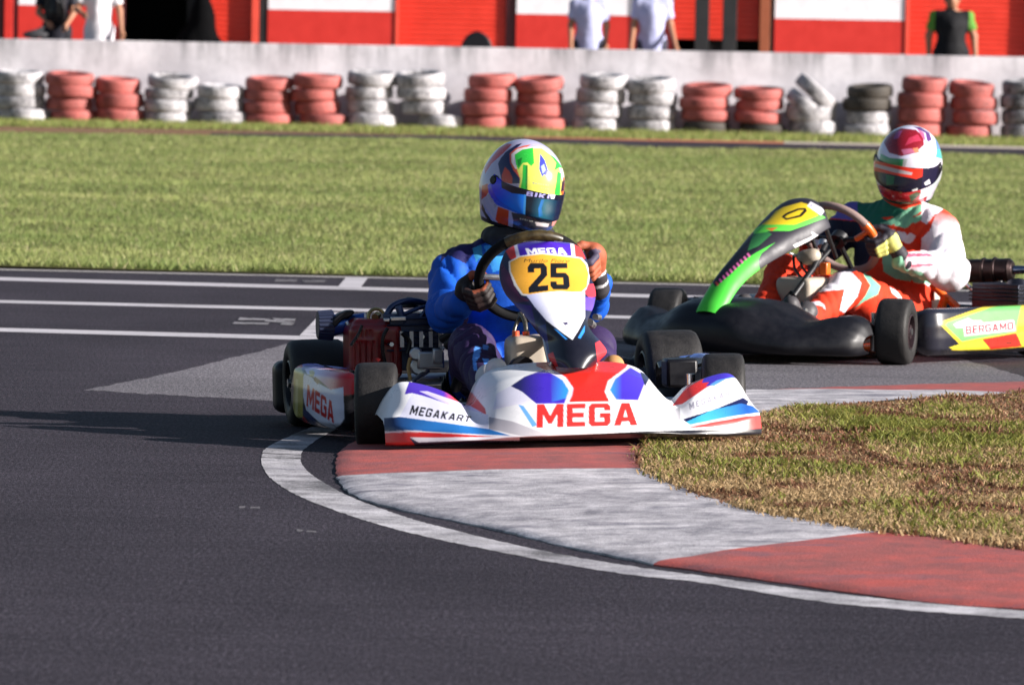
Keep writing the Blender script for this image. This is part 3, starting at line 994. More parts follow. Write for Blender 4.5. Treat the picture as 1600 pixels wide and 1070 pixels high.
part_box('garage_floor', -18, 18, .2, 7, Z0 - .05, Z0 + .004, ASPH)
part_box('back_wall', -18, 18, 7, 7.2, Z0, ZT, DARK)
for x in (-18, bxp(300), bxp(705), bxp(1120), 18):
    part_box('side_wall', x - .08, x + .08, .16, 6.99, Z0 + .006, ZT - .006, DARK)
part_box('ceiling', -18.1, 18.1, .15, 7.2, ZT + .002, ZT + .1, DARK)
part_box('roof', -18.6, 18.6, -.7, 7.6, ZT + .11, ZT + .3, painted('grey roof sheet', (.3, .3, .3)), .02)
part_box('fascia', -18.6, 18.6, -.74, -.702, ZT - .1, ZT + .32, REDW)

# black tarpaulin heaped over gear in the open garage, in front of the half shut door
c0 = D(322, 62, BY - .35)
def tarp(P):
    d = blend([el(P, (-.12, .25, .42), (.36, .35, .62)), el(P, (.12, .2, .55), (.26, .26, .22)), rc(P, (.1, .1, .56), (.36, .1, .56), .14, .05), el(P, (-.05, .2, .9), (.18, .2, .5)), el(P, (-.05, .2, .1), (.42, .36, .3))], .08)
    return np.maximum(d, -P[:, 2]) + .012 * vnoise(P, 9)
V, F = nets(tarp, (-.7, -.3, -.05), (.6, .8, 1.6), .03)
o = mesh('tarpaulin', V, orient(V, F), M('black tarpaulin', (.003, .003, .0035), .95, spec=.05), sharp=None)
o.location = (c0[0], BY - .6, .25)
tag(o, 'black tarpaulin heaped over gear before the half red garage door', 'tarpaulin')
# black chair before the closed shutter
ch = empty('chair', 'black rounded chair back showing above the wall before a red shutter', 'chair', loc=(D(745, 60, 87.6)[0], 87.6, .24))
def chairback(P):
    return np.maximum(el(P, (0, .02, .66), (.225, .2, .31)), np.abs(P[:, 1] - .02) - .03)
V, F = nets(chairback, (-.3, -.1, .4), (.3, .15, 1.05), .015)
mesh('backrest', V, orient(V, F), BLACK_PL, ch)
MB().box((0, -.24, .45), (.44, .46, .05)).build('seat', BLACK_PL, ch, bevel=.02)
for x in (-.19, .19):
    for y in (-.43, -.02):
        MB().cyl((x, y, .43), (x * 1.1, y * 1.05, .0), .014).build('leg', BLACK_MT, ch)
# small dark bag on the wall
bp = D(55, 52, 81.6)
def bag(P):
    return blend([el(P, (0, 0, .045), (.16, .08, .05)), rc(P, (-.03, 0, .06), (.09, 0, .13), .035, .02)], .03) + .006 * vnoise(P, 25)
V, F = nets(bag, (-.2, -.12, -.01), (.2, .12, .17), .008)
o = mesh('bag', V, orient(V, F), M('dark bag fabric', (.03, .03, .035), .7))
o.location = (bp[0], 81.6, 1.03)
tag(o, 'small dark cloth bag lying on the wall at far left', 'bag')

# ------------------------------------------------------------------ spectators behind the wall
def spectator(label, px, y, h, shirt, trousers, arms, turn=0, lean=0, back=None, two=None, skin=SKIN, hips_shift=0):
    """arms: for image-left and image-right: (elbow, wrist) in body coordinates (x right, -y to the track, z up)"""
    x = float(D(px, 40, y)[0])
    r = empty('person', label, 'person', 'spectators behind the pit wall', loc=(x, y, .24))
    r.rotation_euler = (0, 0, rad(turn))
    s = h / 1.75
    hip, ch_, nk = np.array((0, .02, .92)) * s, np.array((0, .03 - lean, 1.25)) * s, np.array((0, .03 - lean * 1.3, 1.46)) * s
    hd = nk + np.array((0, -.02, .17)) * s
    sh = [np.array((q * .175, .04 - lean * 1.2, 1.40)) * s for q in (-1, 1)]
    A = [(sh[i], np.array(arms[i][0]) * s, np.array(arms[i][1]) * s) for i in (0, 1)]
    def torso(P, g=0):
        return [el(P, hip, (.17 + g, .12 + g, .15 + g)), rc(P, hip, ch_, .135 + g, .15 + g), rc(P, hip + np.array((0, 0, -.25)), hip, .145 + g if g else .1, .135 + g), el(P, ch_ + np.array((0, 0, .05)), (.185 + g, .125 + g, .17 + g)), rc(P, sh[0], sh[1], .07 + g, .07 + g)]
    def legs(P, g=0):
        return [rc(P, hip + np.array((q * .09, 0, -.03)), np.array((q * .11, 0, .48)) * s, .095 + g, .06 + g) for q in (-1, 1)] + [rc(P, np.array((q * .11, 0, .48)) * s, np.array((q * .11, .02, .07)) * s, .06 + g, .042 + g) for q in (-1, 1)]
    def body(P):
        d = blend(torso(P) + legs(P), .04)
        d = smin(d, rc(P, nk - np.array((0, 0, .04)), hd, .06, .055), .03)
        head = blend([el(P, hd, (.077, .098, .118)), el(P, hd + np.array((0, -.03, -.06)), (.055, .062, .055)), el(P, hd + np.array((0, -.10, -.012)), (.013, .02, .024))] + [el(P, hd + np.array((q * .08, .005, -.005)), (.012, .022, .032)) for q in (-1, 1)], .018)
        for q in (-1, 1):
            head = np.maximum(head, -(el(P, hd + np.array((q * .032, -.098, .018)), (.017, .012, .011))))
        d = smin(d, head, .02)
        for a, e, w in A:
            dr = (w - e) / np.linalg.norm(w - e)
            side = np.array((0, -1.0, 0)) if abs(dr[1]) < .8 else np.array((0, 0, -1.0))
            arm = smin(rc(P, a, e, .05, .04), rc(P, e, w, .04, .028), .02)
            palm = smin(arm, el(P, w + dr * .055, (.034, .034, .05)), .015)
            lat = np.cross(dr, side)
            for k, off in enumerate((-.03, -.01, .01, .03)):
                b0 = w + dr * .09 + lat * off
                b1 = b0 + dr * .035 + side * .012
                palm = smin(palm, smin(rc(P, b0, b1, .011, .0095), rc(P, b1, b1 + dr * .02 + side * .03, .0095, .008), .004), .006)
            palm = smin(palm, rc(P, w + dr * .04 - lat * .03, w + dr * .085 - lat * .055 + side * .02, .013, .010), .008)
            d = smin(d, palm, .03)
        for q in (-1, 1):
            d = smin(d, el(P, np.array((q * .11, -.06, .04)) * s, (.045, .13, .045)), .02)
        return d
    V, F = nets(body, (-.55, -.6, -.02), (.55, .35, 1.95 * s), .016)
    mesh('body', V, orient(V, F), skin, r)
    def shirtf(P):
        d = blend(torso(P, .014), .04)
        d = np.maximum(d, P[:, 2] - (nk[2] + .005)) if True else d
        d = np.maximum(d, hip[2] - .24 - P[:, 2])
        for a, e, w in A:
            sl = rc(P, a, e, .068, .064)
            dr = (e - a) / np.linalg.norm(e - a)
            sl = np.maximum(sl, (P - a) @ dr.astype(np.float32) - np.linalg.norm(e - a) * .72)
            d = smin(d, sl, .03)
        col = rc(P, nk - np.array((0, .0, .06)), nk + np.array((0, -.005, .015)), .078, .068)
        d = smin(d, np.maximum(col, -el(P, nk + np.array((0, 0, .04)), (.06, .06, .06))), .012)
        return d + .006 * vnoise(P * [1, 1, .5], 14) + .003 * vnoise(P, 30)
    V, F = nets(shirtf, (-.5, -.5, .6), (.5, .4, 1.7 * s), .0125)
    base = np.tile(np.array(shirt, np.float32), (len(V), 1))
    if two:
        base[(np.abs(V[:, 0]) > .20 * s) & (V[:, 2] > 1.05 * s)] = two
    mesh('shirt', V, orient(V, F), SUIT, r, col=base)
    def trou(P):
        d = blend([el(P, hip + np.array((0, 0, -.02)), (.175, .13, .13))] + legs(P, .016), .04)
        return np.maximum(np.maximum(d, P[:, 2] - (hip[2] + .04)), .09 - P[:, 2]) + .006 * vnoise(P, 12)
    V, F = nets(trou, (-.35, -.3, .05), (.35, .35, 1.1), .018)
    mesh('trousers', V, orient(V, F), SUIT, r, col=np.tile(np.array(trousers, np.float32), (len(V), 1)))
    def hair(P):
        return np.maximum(np.maximum(el(P, hd + np.array((0, .012, .018)), (.086, .102, .118)), -(P[:, 2] - hd[2] + .06 + (P[:, 1] - hd[1]) * .9)), -(P[:, 1] - hd[1] + .078) - np.clip(P[:, 2] - hd[2] - .06, 0, 1)) + .004 * vnoise(P, 60)
    V, F = nets(hair, hd - .14, hd + .16, .008)
    mesh('hair', V, orient(V, F), HAIR, r)
    if back:
        def pack(P):
            return blend([bx(P, (0, -.2 - lean, 1.2), (.13, .08, .2), .05), rc(P, (0, -.28 - lean, 1.12), (0, -.27 - lean, 1.24), .06, .05)], .03)
        V, F = nets(pack, (-.25, -.45, .9), (.25, 0, 1.5), .015)
        mesh('backpack', V, orient(V, F), BLACK_PL, r)
    return r
POLO = (.42, .44, .66)
lean_l, lean_r = ((-.235, -.02, 1.13), (-.27, -.32, .86)), ((.24, -.02, 1.13), (.30, -.32, .86))
spectator('person in white polo shirt leaning straight armed on the wall, left of two', 920, 82.15, 1.67, POLO, (.03, .03, .05), (((-.235, -.02, 1.13), (-.235, -.30, .865)), ((.235, .1, 1.13), (.225, .02, .9))), lean=.05)
spectator('person in white polo shirt with both hands spread on the wall', 1019, 82.15, 1.70, POLO, (.04, .04, .06), (lean_l, lean_r), lean=.06)
spectator('person in plain white shirt and white trousers beside the black garage opening', 154, 82.3, 1.78, (.74, .72, .76), (.68, .66, .72), (((-.25, -.10, 1.14), (-.12, -.28, 1.08)), ((.26, .03, 1.13), (.31, -.06, .9))), turn=-12)
spectator('person in dark clothes with black backpack at the far left', 88, 82.9, 1.74, (.012, .012, .02), (.01, .01, .015), (((-.22, -.06, 1.12), (-.1, -.22, 1.0)), ((.22, -.06, 1.12), (.15, -.2, .98))), back=True)
spectator('person in black T-shirt with bright green sleeves before red shutter', 1487, 83.4, 1.60, (.005, .005, .007), (.01, .01, .012), (((-.27, .03, 1.12), (-.265, .02, .88)), ((.27, .02, 1.12), (.285, -.03, .88))), two=(.10, .26, .035)).scale = (1.17, 1.1, 1)

# ================================================================== KARTS: shared parts
def wheel(root, c, R, W, steer, rim_mat, hub=STEEL):
    w = empty('wheel', parent=root, loc=c)
    w.rotation_euler = (0, 0, rad(steer))
    h = W / 2
    prof = [(-h * .78, R * .50), (-h * .95, R * .56), (-h * 1.02, R * .70), (-h * 1.0, R * .84), (-h * .93, R * .935), (-h * .80, R * .983), (-h * .5, R * .998), (0, R), (h * .5, R * .998), (h * .80, R * .983), (h * .93, R * .935), (h * 1.0, R * .84), (h * 1.02, R * .70), (h * .95, R * .56), (h * .78, R * .50)]
    MB().lathe(prof, (0, 0, 0), 'x', 56, closed=True).build('tyre', RUBBER, w, sharp=70)
    r = MB()
    r.lathe([(-h * .95, R * .53), (-h * .98, R * .49), (-h * .6, R * .44), (-h * .2, R * .42), (h * .2, R * .42), (h * .6, R * .44), (h * .98, R * .49), (h * .95, R * .53)], (0, 0, 0), 'x', 40)
    r.lathe([(-.012, .03), (-.012, R * .43), (.012, R * .43), (.012, .03)], (0, 0, 0), 'x', 40, closed=True)
    r.cyl((-h * .9, 0, 0), (h * .9, 0, 0), .028, n=18)
    for k in range(6):
        a = k * math.pi / 3
        r.cyl((-.03, .07 * math.cos(a) * R / .14, .07 * math.sin(a) * R / .14), (.03, .07 * math.cos(a) * R / .14, .07 * math.sin(a) * R / .14), .008, n=8)
    ro = r.build('rim', rim_mat, w)
    MB().cyl((-h * 1.0, 0, 0), (h * 1.0, 0, 0), .014, n=12).build('axle_nut', hub, w)
    return w
def kart_base(root, frame_mat, steerF, rimm, seatm):
    for q in (-1, 1):
        wheel(root, (q * .543, -.52, .131), .130, .13, steerF, rimm)
        wheel(root, (q * .58, .52, .141), .140, .185, 0, rimm)
    f = MB()
    for q in (-1, 1):
        f.tube(spline([(q * .10, -.90, .06), (q * .24, -.80, .055), (q * .30, -.55, .055), (q * .27, -.2, .05), (q * .31, .15, .05), (q * .33, .45, .06), (q * .33, .66, .07)], 26), .016)
        f.tube([(q * .30, -.56, .055), (q * .40, -.53, .10), (q * .46, -.52, .13)], .014)
        f.tube(spline([(q * .29, -.3, .05), (q * .50, -.3, .06), (q * .56, -.1, .07), (q * .56, .2, .07), (q * .5, .3, .06), (q * .32, .3, .05)], 22), .011)
    f.tube([(-.10, -.90, .06), (.10, -.90, .06)], .016)
    f.tube([(-.3, -.5, .055), (.3, -.5, .055)], .016)
    f.tube([(-.29, 0, .05), (.29, 0, .05)], .014)
    f.tube([(-.33, .66, .07), (.33, .66, .07)], .016)
    f.build('frame', frame_mat, root)
    MB().cyl((-.5, .52, .141), (.5, .52, .141), .02).build('rear_axle', STEEL, root)
    fl = MB().box((0, -.36, .036), (.5, .82, .004)).build('floor_tray', ALU, root, bevel=.001)
    t = MB()
    for q in (-1, 1):
        t.tube([(0, -.42, .12), (q * .42, -.47, .12)], .007)
        t.cyl((q * .44, -.52, .05), (q * .44, -.52, .2), .014)
        t.tube([(q * .44, -.52, .131), (q * .49, -.52, .131)], .014)
    t.build('steering_link', STEEL, root)
    for q in (-1, 1):
        MB().tube([(q * .12, -.62, .05), (q * .13, -.66, .13), (q * .16, -.67, .2)], .009).tube([(q * .10, -.67, .2), (q * .22, -.67, .2)], .012).build('pedal', STEEL, root)
    def seat(P):
        o_ = blend([rc(P, (-.12, .22, .13), (.12, .22, .13), .10, .10), rc(P, (0, .30, .12), (0, .44, .40), .185, .15), el(P, (0, .1, .09), (.19, .2, .07))], .06)
        i_ = blend([rc(P, (-.12, .20, .16), (.12, .20, .16), .10, .10), rc(P, (0, .26, .15), (0, .38, .46), .18, .155), rc(P, (0, .1, .2), (0, .1, .5), .2, .3)], .06)
        return np.maximum(np.maximum(o_, -i_), .045 - P[:, 2])
    V, F = nets(seat, (-.3, -.15, .03), (.3, .66, .62), .011)
    mesh('seat', V, orient(V, F), seatm, root)
W_C, W_UP, W_N = np.array((.007, -.17, .50)), np.array((0, -.5736, .8192)), np.array((0, .8192, .5736))
def steering_wheel(root, c, R, rimm, accent=None, spokem=ALU, colm=STEEL):
    s = empty('steering_wheel', parent=root)
    X = np.array((1.0, 0, 0))
    def ring(a0, a1, n):
        return [c + R * (math.cos(a) * X + math.sin(a) * W_UP) - W_N * .012 * max(0, math.sin(a)) for a in np.linspace(a0, a1, n)]
    MB().tube(ring(0, 2 * math.pi, 65)[:-1], .0165, 12, closed=True).build('rim', rimm, s)
    if accent:
        for (a0, a1, m) in accent:
            MB().tube(ring(rad(a0), rad(a1), 14), .0178, 12).build('rim_grip', m, s)
    sp = MB()
    for a in (rad(0), rad(180), rad(270)):
        d = math.cos(a) * X + math.sin(a) * W_UP
        sp.tube([c - W_N * .02, c + d * R * .97], .010, 8)
    sp.cyl(c - W_N * .035, c + W_N * .005, .035)
    sp.build('spoke', spokem, s)
    MB().tube([c - W_N * .03, (0, -.70, .10)], .011).build('steering_column', colm, s)
def gloved_hand(root, c, R, phi, wrist, colf, name='glove'):
    """fingers closed round the wheel rim at angle phi"""
    X = np.array((1.0, 0, 0))
    a = rad(phi)
    r = math.cos(a) * X + math.sin(a) * W_UP
    t = -math.sin(a) * X + math.cos(a) * W_UP
    if t[2] < 0:
        t = -t
    n = W_N
    o = c + R * r
    P3 = lambda tt, rr, nn: o + tt * t + rr * r + nn * n
    wr = np.asarray(wrist, float)
    fingers = []
    for k, (tt, ln, rd) in enumerate(((.034, 1.0, .0125), (.012, 1.08, .013), (-.011, 1.0, .0125), (-.033, .85, .011))):
        j = [P3(tt * .9, .036, .024), P3(tt, .043, -.010), P3(tt, .022, -.036 * ln), P3(tt * .96, -.012, -.036 * ln), P3(tt * .94, -.03, -.014)]
        fingers.append((j, rd))
    th = [P3(.035, .035, .040), P3(.050, .008, .038), P3(.052, -.020, .024), P3(.046, -.034, .004)]
    pc = P3(0, .045, .035)
    wc = pc + (wr - pc) * .62
    def f(P):
        d = blend([el(P, pc, (.03, .03, .03)), rc(P, P3(.026, .043, .032), P3(-.026, .043, .032), .025, .023), rc(P, pc, wc, .031, .029)], .02)
        d = smin(d, rc(P, wc, wr, .031, .037), .01)
        fd = None
        for j, rd in fingers:
            g = rc(P, j[0], j[1], rd + .002, rd)
            for q in (1, 2, 3):
                g = smin(g, rc(P, j[q], j[q + 1], rd, rd - .001), .003)
            d = smin(d, g, .0035)
        g = rc(P, th[0], th[1], .016, .014)
        g = smin(g, rc(P, th[1], th[2], .014, .013), .004)
        g = smin(g, rc(P, th[2], th[3], .013, .011), .004)
        return smin(d, g, .006)
    lo = np.min([o - .095, wr - .06], 0); hi = np.max([o + .095, wr + .06], 0)
    V, F = nets(f, lo, hi, .004)
    L = np.stack([(V - o) @ t, (V - o) @ r, (V - o) @ n], 1)
    along = ((V - pc) @ (wr - pc)) / ((wr - pc) @ (wr - pc))
    return mesh(name, V, orient(V, F), GLOVE, root, col=colf(L, along, V))

# ------------------------------------------------------------------ helmets
def helmet(person, fr, c, yaw, pitch, roll, base, ops, vops, vbase, trim=(.01, .01, .012), scale=1.0, hi=0):
    Rm = np.array(Matrix.Rotation(rad(yaw), 3, 'Z') @ Matrix.Rotation(rad(pitch), 3, 'X') @ Matrix.Rotation(rad(roll), 3, 'Y'))
    c = np.asarray(c, float)
    def sd(P):
        d = blend([el(P, (0, .004, .004), (.124, .150, .140)), el(P, (0, -.060, -.080), (.088, .102, .072)), rc(P, (0, .02, -.05), (0, .03, -.10), .112, .100)], .05)
        return smin(d, 1e3, .001) if False else np.maximum(d, -(P[:, 2] + .142))
    def radial(D_, off=0):
        lo, hi = np.full(len(D_), .02), np.full(len(D_), .26)
        for _ in range(22):
            m = (lo + hi) / 2
            s = sd(D_ * m[:, None]) < 0
            lo, hi = np.where(s, m, lo), np.where(s, hi, m)
        return D_ * ((lo + hi) / 2 + off)[:, None]
    h = empty('helmet', parent=person)
    na, ne = 360, 240
    az = np.linspace(-math.pi, math.pi, na, endpoint=False)
    ele = np.linspace(-rad(80), rad(89.9), ne)
    E_, A_ = np.meshgrid(ele, az, indexing='ij')
    Dr = np.stack([np.sin(A_) * np.cos(E_), -np.cos(A_) * np.cos(E_), np.sin(E_)], -1).reshape(-1, 3)
    S = radial(Dr)
    V = (S * scale) @ Rm.T + c
    F = grid_faces(ne, na, True)
    C = paint_soft(fr.px(V), base, ops)
    C[S[:, 2] < -.128] = trim
    mesh('shell', V, orient(V, F), GLOSS, h, col=C)
    # visor: a curved plate of its own standing proud of the shell
    az = np.linspace(-rad(84), rad(84), 300)
    vv = np.linspace(0, 1, 110)
    A_, T_ = np.meshgrid(az, vv, indexing='ij')
    w = np.cos(np.clip(np.abs(A_) / rad(84), 0, 1) ** 3 * rad(80))
    lo_, hi_ = -rad(26) * (.35 + .65 * w) + rad(7) * (1 - w), rad(hi) + rad(9) * (1 - w)
    E_ = lo_ + (hi_ - lo_) * T_
    Dr = np.stack([np.sin(A_) * np.cos(E_), -np.cos(A_) * np.cos(E_), np.sin(E_)], -1).reshape(-1, 3)
    S = (radial(Dr, .005) * scale) @ Rm.T + c
    S = S.reshape(300, 110, 3)
    V, F, k = shell(S, .004, Rm @ np.array((0, -1.0, 0)))
    C = paint_soft(fr.px(V), vbase, vops)
    mesh('visor', V, orient(V, F), VISOR, h, col=C)
    for q in (-1, 1):
        p = radial(np.array([[q * math.sin(rad(82)), -math.cos(rad(82)), .02]]), 0)[0]
        b = (p * scale) @ Rm.T + c
        e_ = (p * 1.06 * scale) @ Rm.T + c
        MB().cyl(b, e_, .017 * scale, .013 * scale, 18).build('visor_pivot', BLACK_PL, h, bevel=.002)
    return h, Rm

def driver_body(person, fr, prims, lo, hi, base, ops, mat_, wr=.006, res=.009):
    def f(P):
        d = None
        for p in prims:
            k, args, kk = p[0], p[1], p[2]
            e = rc(P, *args) if k == 'rc' else el(P, *args)
            d = e if d is None else smin(d, e, kk)
        near = np.abs(d) < .035
        Q = P[near]
        wob, wob2, g = vnoise(Q, 8, 7), vnoise(Q, 17, 8), vnoise(Q, 6, 3)
        tot = .5 * wr * g
        for p in prims:                                # creases run across each sleeve and trouser leg
            if p[0] != 'rc':
                continue
            a, b = np.asarray(p[1][0], float), np.asarray(p[1][1], float)
            L = np.linalg.norm(b - a)
            if L < .15:
                continue
            ax_ = (b - a) / L
            pv = np.cross(ax_, (.3, .5, .8)); pv /= np.linalg.norm(pv)
            w = np.clip(1 - (rc(Q, *p[1]) - d[near]) / .03, 0, 1)
            ph = ((Q - a) @ ax_) * 15 + ((Q - a) @ pv) * 9 + .9 * wob + .35 * wob2
            tot = tot + w * wr * (.75 - 1.5 * np.abs(np.sin(math.pi * ph)) ** .55 * (.55 + .45 * g))
        d[near] += np.clip(tot, -.02, .02)
        return d
    V, F = subdivide(*nets(f, lo, hi, res))
    C = paint(fr.px(V), base, ops(V) if callable(ops) else ops)
    return V, orient(V, F), C

def skinned_panel(rows, bulge, fr, nr=240, nc=150, power=2.0):
    """rows: (depth y, left px, right px, photo row) from the bottom up -> convex panel"""
    ctrl = []
    us = np.linspace(-1, 1, nc)
    R_ = spline(np.array(rows, float), nr)
    S = np.zeros((nr, nc, 3))
    for i, (yy, l, r, py) in enumerate(R_):
        a, b = fr.at(l, py, yy), fr.at(r, py, yy)
        S[i] = a + (b - a) * ((us + 1) / 2)[:, None]
        S[i, :, 1] -= bulge * (1 - np.abs(us) ** power)
    return S
def fairing(cols, n, m, k):
    """cols: (|x|, [(y, z) ...]) mirrored about the centre"""
    xs = sorted(cols, key=lambda c: c[0])
    full = [(-x, p) for x, p in xs[::-1] if x > 0] + [(x, p) for x, p in xs]
    net = np.array([[(x, y, z) for y, z in p] for x, p in full])
    return relax(resample(net, n, m), k)

def marks(a, b, n, h, col):
    """a row of small worn print marks that cannot be read"""
    a, b = np.array(a, float), np.array(b, float)
    d = (b - a) / n
    p = np.array((-d[1], d[0])) / np.linalg.norm(d)
    r = np.random.default_rng(int(a[0]))
    o_ = []
    for k in range(n):
        s0 = a + d * k
        w = d * r.uniform(.35, .7)
        t0, t1 = p * h * r.uniform(-.5, -.2), p * h * r.uniform(.2, .5)
        o_.append(('poly', [s0 + t0, s0 + w + t0, s0 + w + t1 + d * .15, s0 + t1 + d * .15], col))
    return o_

# ================================================================== KART ONE (front) and its driver
kart1 = empty('racing_kart', 'nearest kart, white nose with red and blue livery, cutting over the kerb at the apex', 'kart', 'racing karts')
K1.place(kart1)
kart_base(kart1, BLACK_MT, -10, BLACK_MT, SEATM)
NAVY, INDIGO, BLUE, CYAN, RED_, LILAC, BLK_ = (.012, .012, .07), (.055, .018, .42), (.015, .10, .45), (.03, .33, .75), (.66, .025, .015), (.62, .58, .80), (.008, .008, .011)
YEL, GREYP = (.80, .38, .035), (.30, .30, .33)
cols = [(0, [(-.58, .235), (-.66, .258), (-.80, .232), (-.955, .158), (-1.015, .105), (-1.04, .075), (-1.045, .058), (-1.00, .04)]),
        (.12, [(-.58, .234), (-.66, .255), (-.80, .228), (-.95, .156), (-1.01, .104), (-1.035, .074), (-1.04, .057), (-1.0, .04)]),
        (.20, [(-.58, .228), (-.66, .245), (-.79, .215), (-.935, .152), (-.995, .10), (-1.02, .07), (-1.03, .055), (-.99, .04)]),
        (.26, [(-.58, .20), (-.66, .215), (-.78, .187), (-.905, .14), (-.97, .095), (-1.0, .066), (-1.01, .051), (-.975, .037)]),
        (.32, [(-.62, .105), (-.70, .132), (-.78, .136), (-.87, .108), (-.945, .08), (-.975, .062), (-.99, .046), (-.95, .034)]),
        (.385, [(-.62, .14), (-.68, .172), (-.76, .178), (-.835, .150), (-.925, .090), (-.955, .07), (-.97, .042), (-.93, .032)]),
        (.46, [(-.60, .16), (-.66, .196), (-.72, .204), (-.775, .182), (-.885, .105), (-.92, .075), (-.935, .036), (-.90, .028)]),
        (.525, [(-.60, .165), (-.65, .20), (-.70, .208), (-.745, .186), (-.855, .11), (-.895, .08), (-.905, .034), (-.87, .026)]),
        (.565, [(-.61, .14), (-.65, .16), (-.69, .166), (-.715, .155), (-.835, .112), (-.868, .085), (-.88, .033), (-.85, .026)]),
        (.592, [(-.63, .10), (-.65, .11), (-.68, .112), (-.71, .11), (-.81, .10), (-.835, .08), (-.85, .033), (-.83, .026)])]
cols = [(x * .98, p) for x, p in cols]
S = fairing(cols, 660, 200, 7)
S[..., 0] += .012
V, F, k = shell(S, .004)
nose_ops = [
    # hood
    ('poly', [(796, 604), (850, 574), (896, 590), (896, 622), (888, 631), (806, 632), (770, 640), (776, 615)], (.7, .68, .8)),
    ('poly', [(798, 603), (820, 588), (852, 577), (879, 594), (889, 610), (884, 624), (882, 630), (838, 630.5), (816, 612)], (.014, .012, .10), (.05, .02, .45), (812, 610), (850, 610)),
    ('poly', [(860, 582), (879, 594), (889, 610), (884, 622), (862, 628)], (.05, .02, .45), (.03, .30, .80), (858, 606), (887, 609)),
    ('poly', [(838, 572), (852, 578), (879, 590), (893, 608), (890, 622), (884, 628), (952, 627), (945, 612), (950, 595), (978, 574), (985, 562), (838, 562)], (.66, .022, .014)),
    ('poly', [(852, 578), (866, 578), (884, 589), (896, 606), (894, 617), (888, 630), (883, 630), (889, 616), (890, 608), (880, 594)], (.72, .66, .82)),
    ('poly', [(983, 572), (1014, 587), (999, 627), (958, 626), (948, 610), (957, 591)], (.70, .66, .82)),
    ('poly', [(985, 574), (1011, 589), (997, 625), (963, 624), (953, 609), (961, 592)], (.03, .26, .78), (.06, .03, .50), (954, 608), (972, 608)),
    ('poly', [(1000, 580), (1016, 588), (1008, 604)], (.01, .01, .05)),
    ('poly', [(810, 632), (818, 634), (840, 664), (832, 667)], (.14, .38, .80)),
    ('poly', [(1026, 610), (1031, 612), (1014, 640), (1010, 638)], (.45, .78, .82)),
    ('poly', [(764, 651), (800, 658), (857, 679), (840, 683), (815, 681), (764, 670)], (.32, .31, .35), (.62, .60, .64), (764, 660), (856, 676)),  # left scoop: shade of the recess painted as a grey blend
    ('poly', [(1062, 636), (1064, 655), (1040, 660), (1026, 648)], (.40, .39, .42), (.7, .7, .72), (1062, 646), (1030, 652)),  # right scoop: recess shade painted the same way
    # left wing
    ('poly', [(632, 616), (640, 594), (700, 594), (738, 614), (758, 638), (760, 648), (740, 646), (700, 632), (664, 620), (644, 614)], (.07, .03, .42), (.68, .04, .03), (694, 612), (710, 616)),
    ('poly', [(655, 611), (668, 611), (735, 634), (756, 646), (740, 645), (690, 627)], (.55, .5, .75)),
    ('poly', [(690, 611), (722, 622), (715, 624), (740, 636), (762, 648), (735, 634), (712, 626), (718, 622)], (.72, .03, .02)),
    ('poly', [(644, 614), (664, 619), (700, 631), (763, 648), (763, 670), (700, 660), (624, 651)], (.66, .66, .80)),
    ('block', 'MEGAKART', [(643, 632.5), (736, 650.5), (734, 659.5), (640, 647.5)], BLK_, dict(gap=.24, shear=.02)),
    ('poly', [(600, 653), (625, 651), (700, 661), (764, 670), (806, 683), (770, 684), (700, 676), (600, 678)], (.008, .012, .06), (.02, .16, .48), (606, 660), (680, 670)),
    ('poly', [(595, 674), (640, 672), (720, 677), (812, 681), (815, 689), (700, 691), (595, 699)], (.74, .72, .78)),
    ('poly', [(595, 677), (640, 674.5), (700, 677), (775, 682), (700, 683), (640, 683.5), (660, 696), (593, 700)], (.60, .02, .018)),
    ('poly', [(640, 684), (700, 688), (812, 688), (812, 698), (652, 700)], (.012, .014, .05)),
    ('poly', [(640, 683.3), (720, 683.5), (830, 684), (720, 688.5), (654, 691)], (.76, .74, .80)),
    # right wing
    ('poly', [(1050, 634), (1080, 594), (1105, 578), (1140, 578), (1140, 588), (1104, 605), (1066, 631)], (.68, .03, .025)),
    ('poly', [(1100, 589), (1106, 574), (1156, 574), (1150, 591), (1115, 602), (1103, 603), (1108, 597), (1097, 598)], (.05, .03, .42)),
    ('poly', [(1109, 601), (1120, 594), (1148, 588), (1140, 592), (1116, 603)], (.10, .3, .72)),
    ('poly', [(1066, 631), (1110, 606), (1134, 592), (1148, 590), (1157, 601), (1161, 621), (1120, 637), (1067, 654)], (.78, .77, .80)),
    ('block', 'MEGAKAR', [(1076, 630), (1139, 610), (1140, 617.5), (1078, 640)], (.30, .29, .36), dict(gap=.45, shear=.01)),
    ('poly', [(1067, 655), (1120, 638), (1161, 621), (1170, 627), (1166, 634), (1110, 642), (1072, 659)], (.010, .012, .07)),
    ('poly', [(1072, 659), (1111, 641), (1158, 630), (1176, 634), (1188, 644), (1150, 649), (1078, 663)], (.06, .42, .72), (.02, .10, .40), (1100, 650), (1166, 636)),
    ('poly', [(1078, 663.5), (1150, 649.5), (1190, 645), (1194, 672), (1090, 676)], (.78, .76, .78)),
    ('poly', [(1074, 668), (1115, 659), (1167, 650), (1192, 648), (1194, 670), (1158, 670), (1166, 660), (1111, 667)], (.68, .06, .055)),
    ('poly', [(1066, 672), (1150, 670), (1198, 669), (1198, 680), (1060, 684)], (.012, .012, .02)),
    ('poly', [(812, 683), (862, 681.5), (1010, 673.5), (1070, 672), (1070, 684), (812, 700)], (.012, .012, .016)),
    ('block', 'MEGA', [(838, 631.5), (995, 629), (997, 664), (839, 668)], (.70, .03, .025), dict(gap=.13, shear=.01))]
C = paint_soft(K1.px(V), W_, nose_ops)
C[k:] = BLK_
mesh('nose_fairing', V, orient(V, F), LIVERY, kart1, col=C)
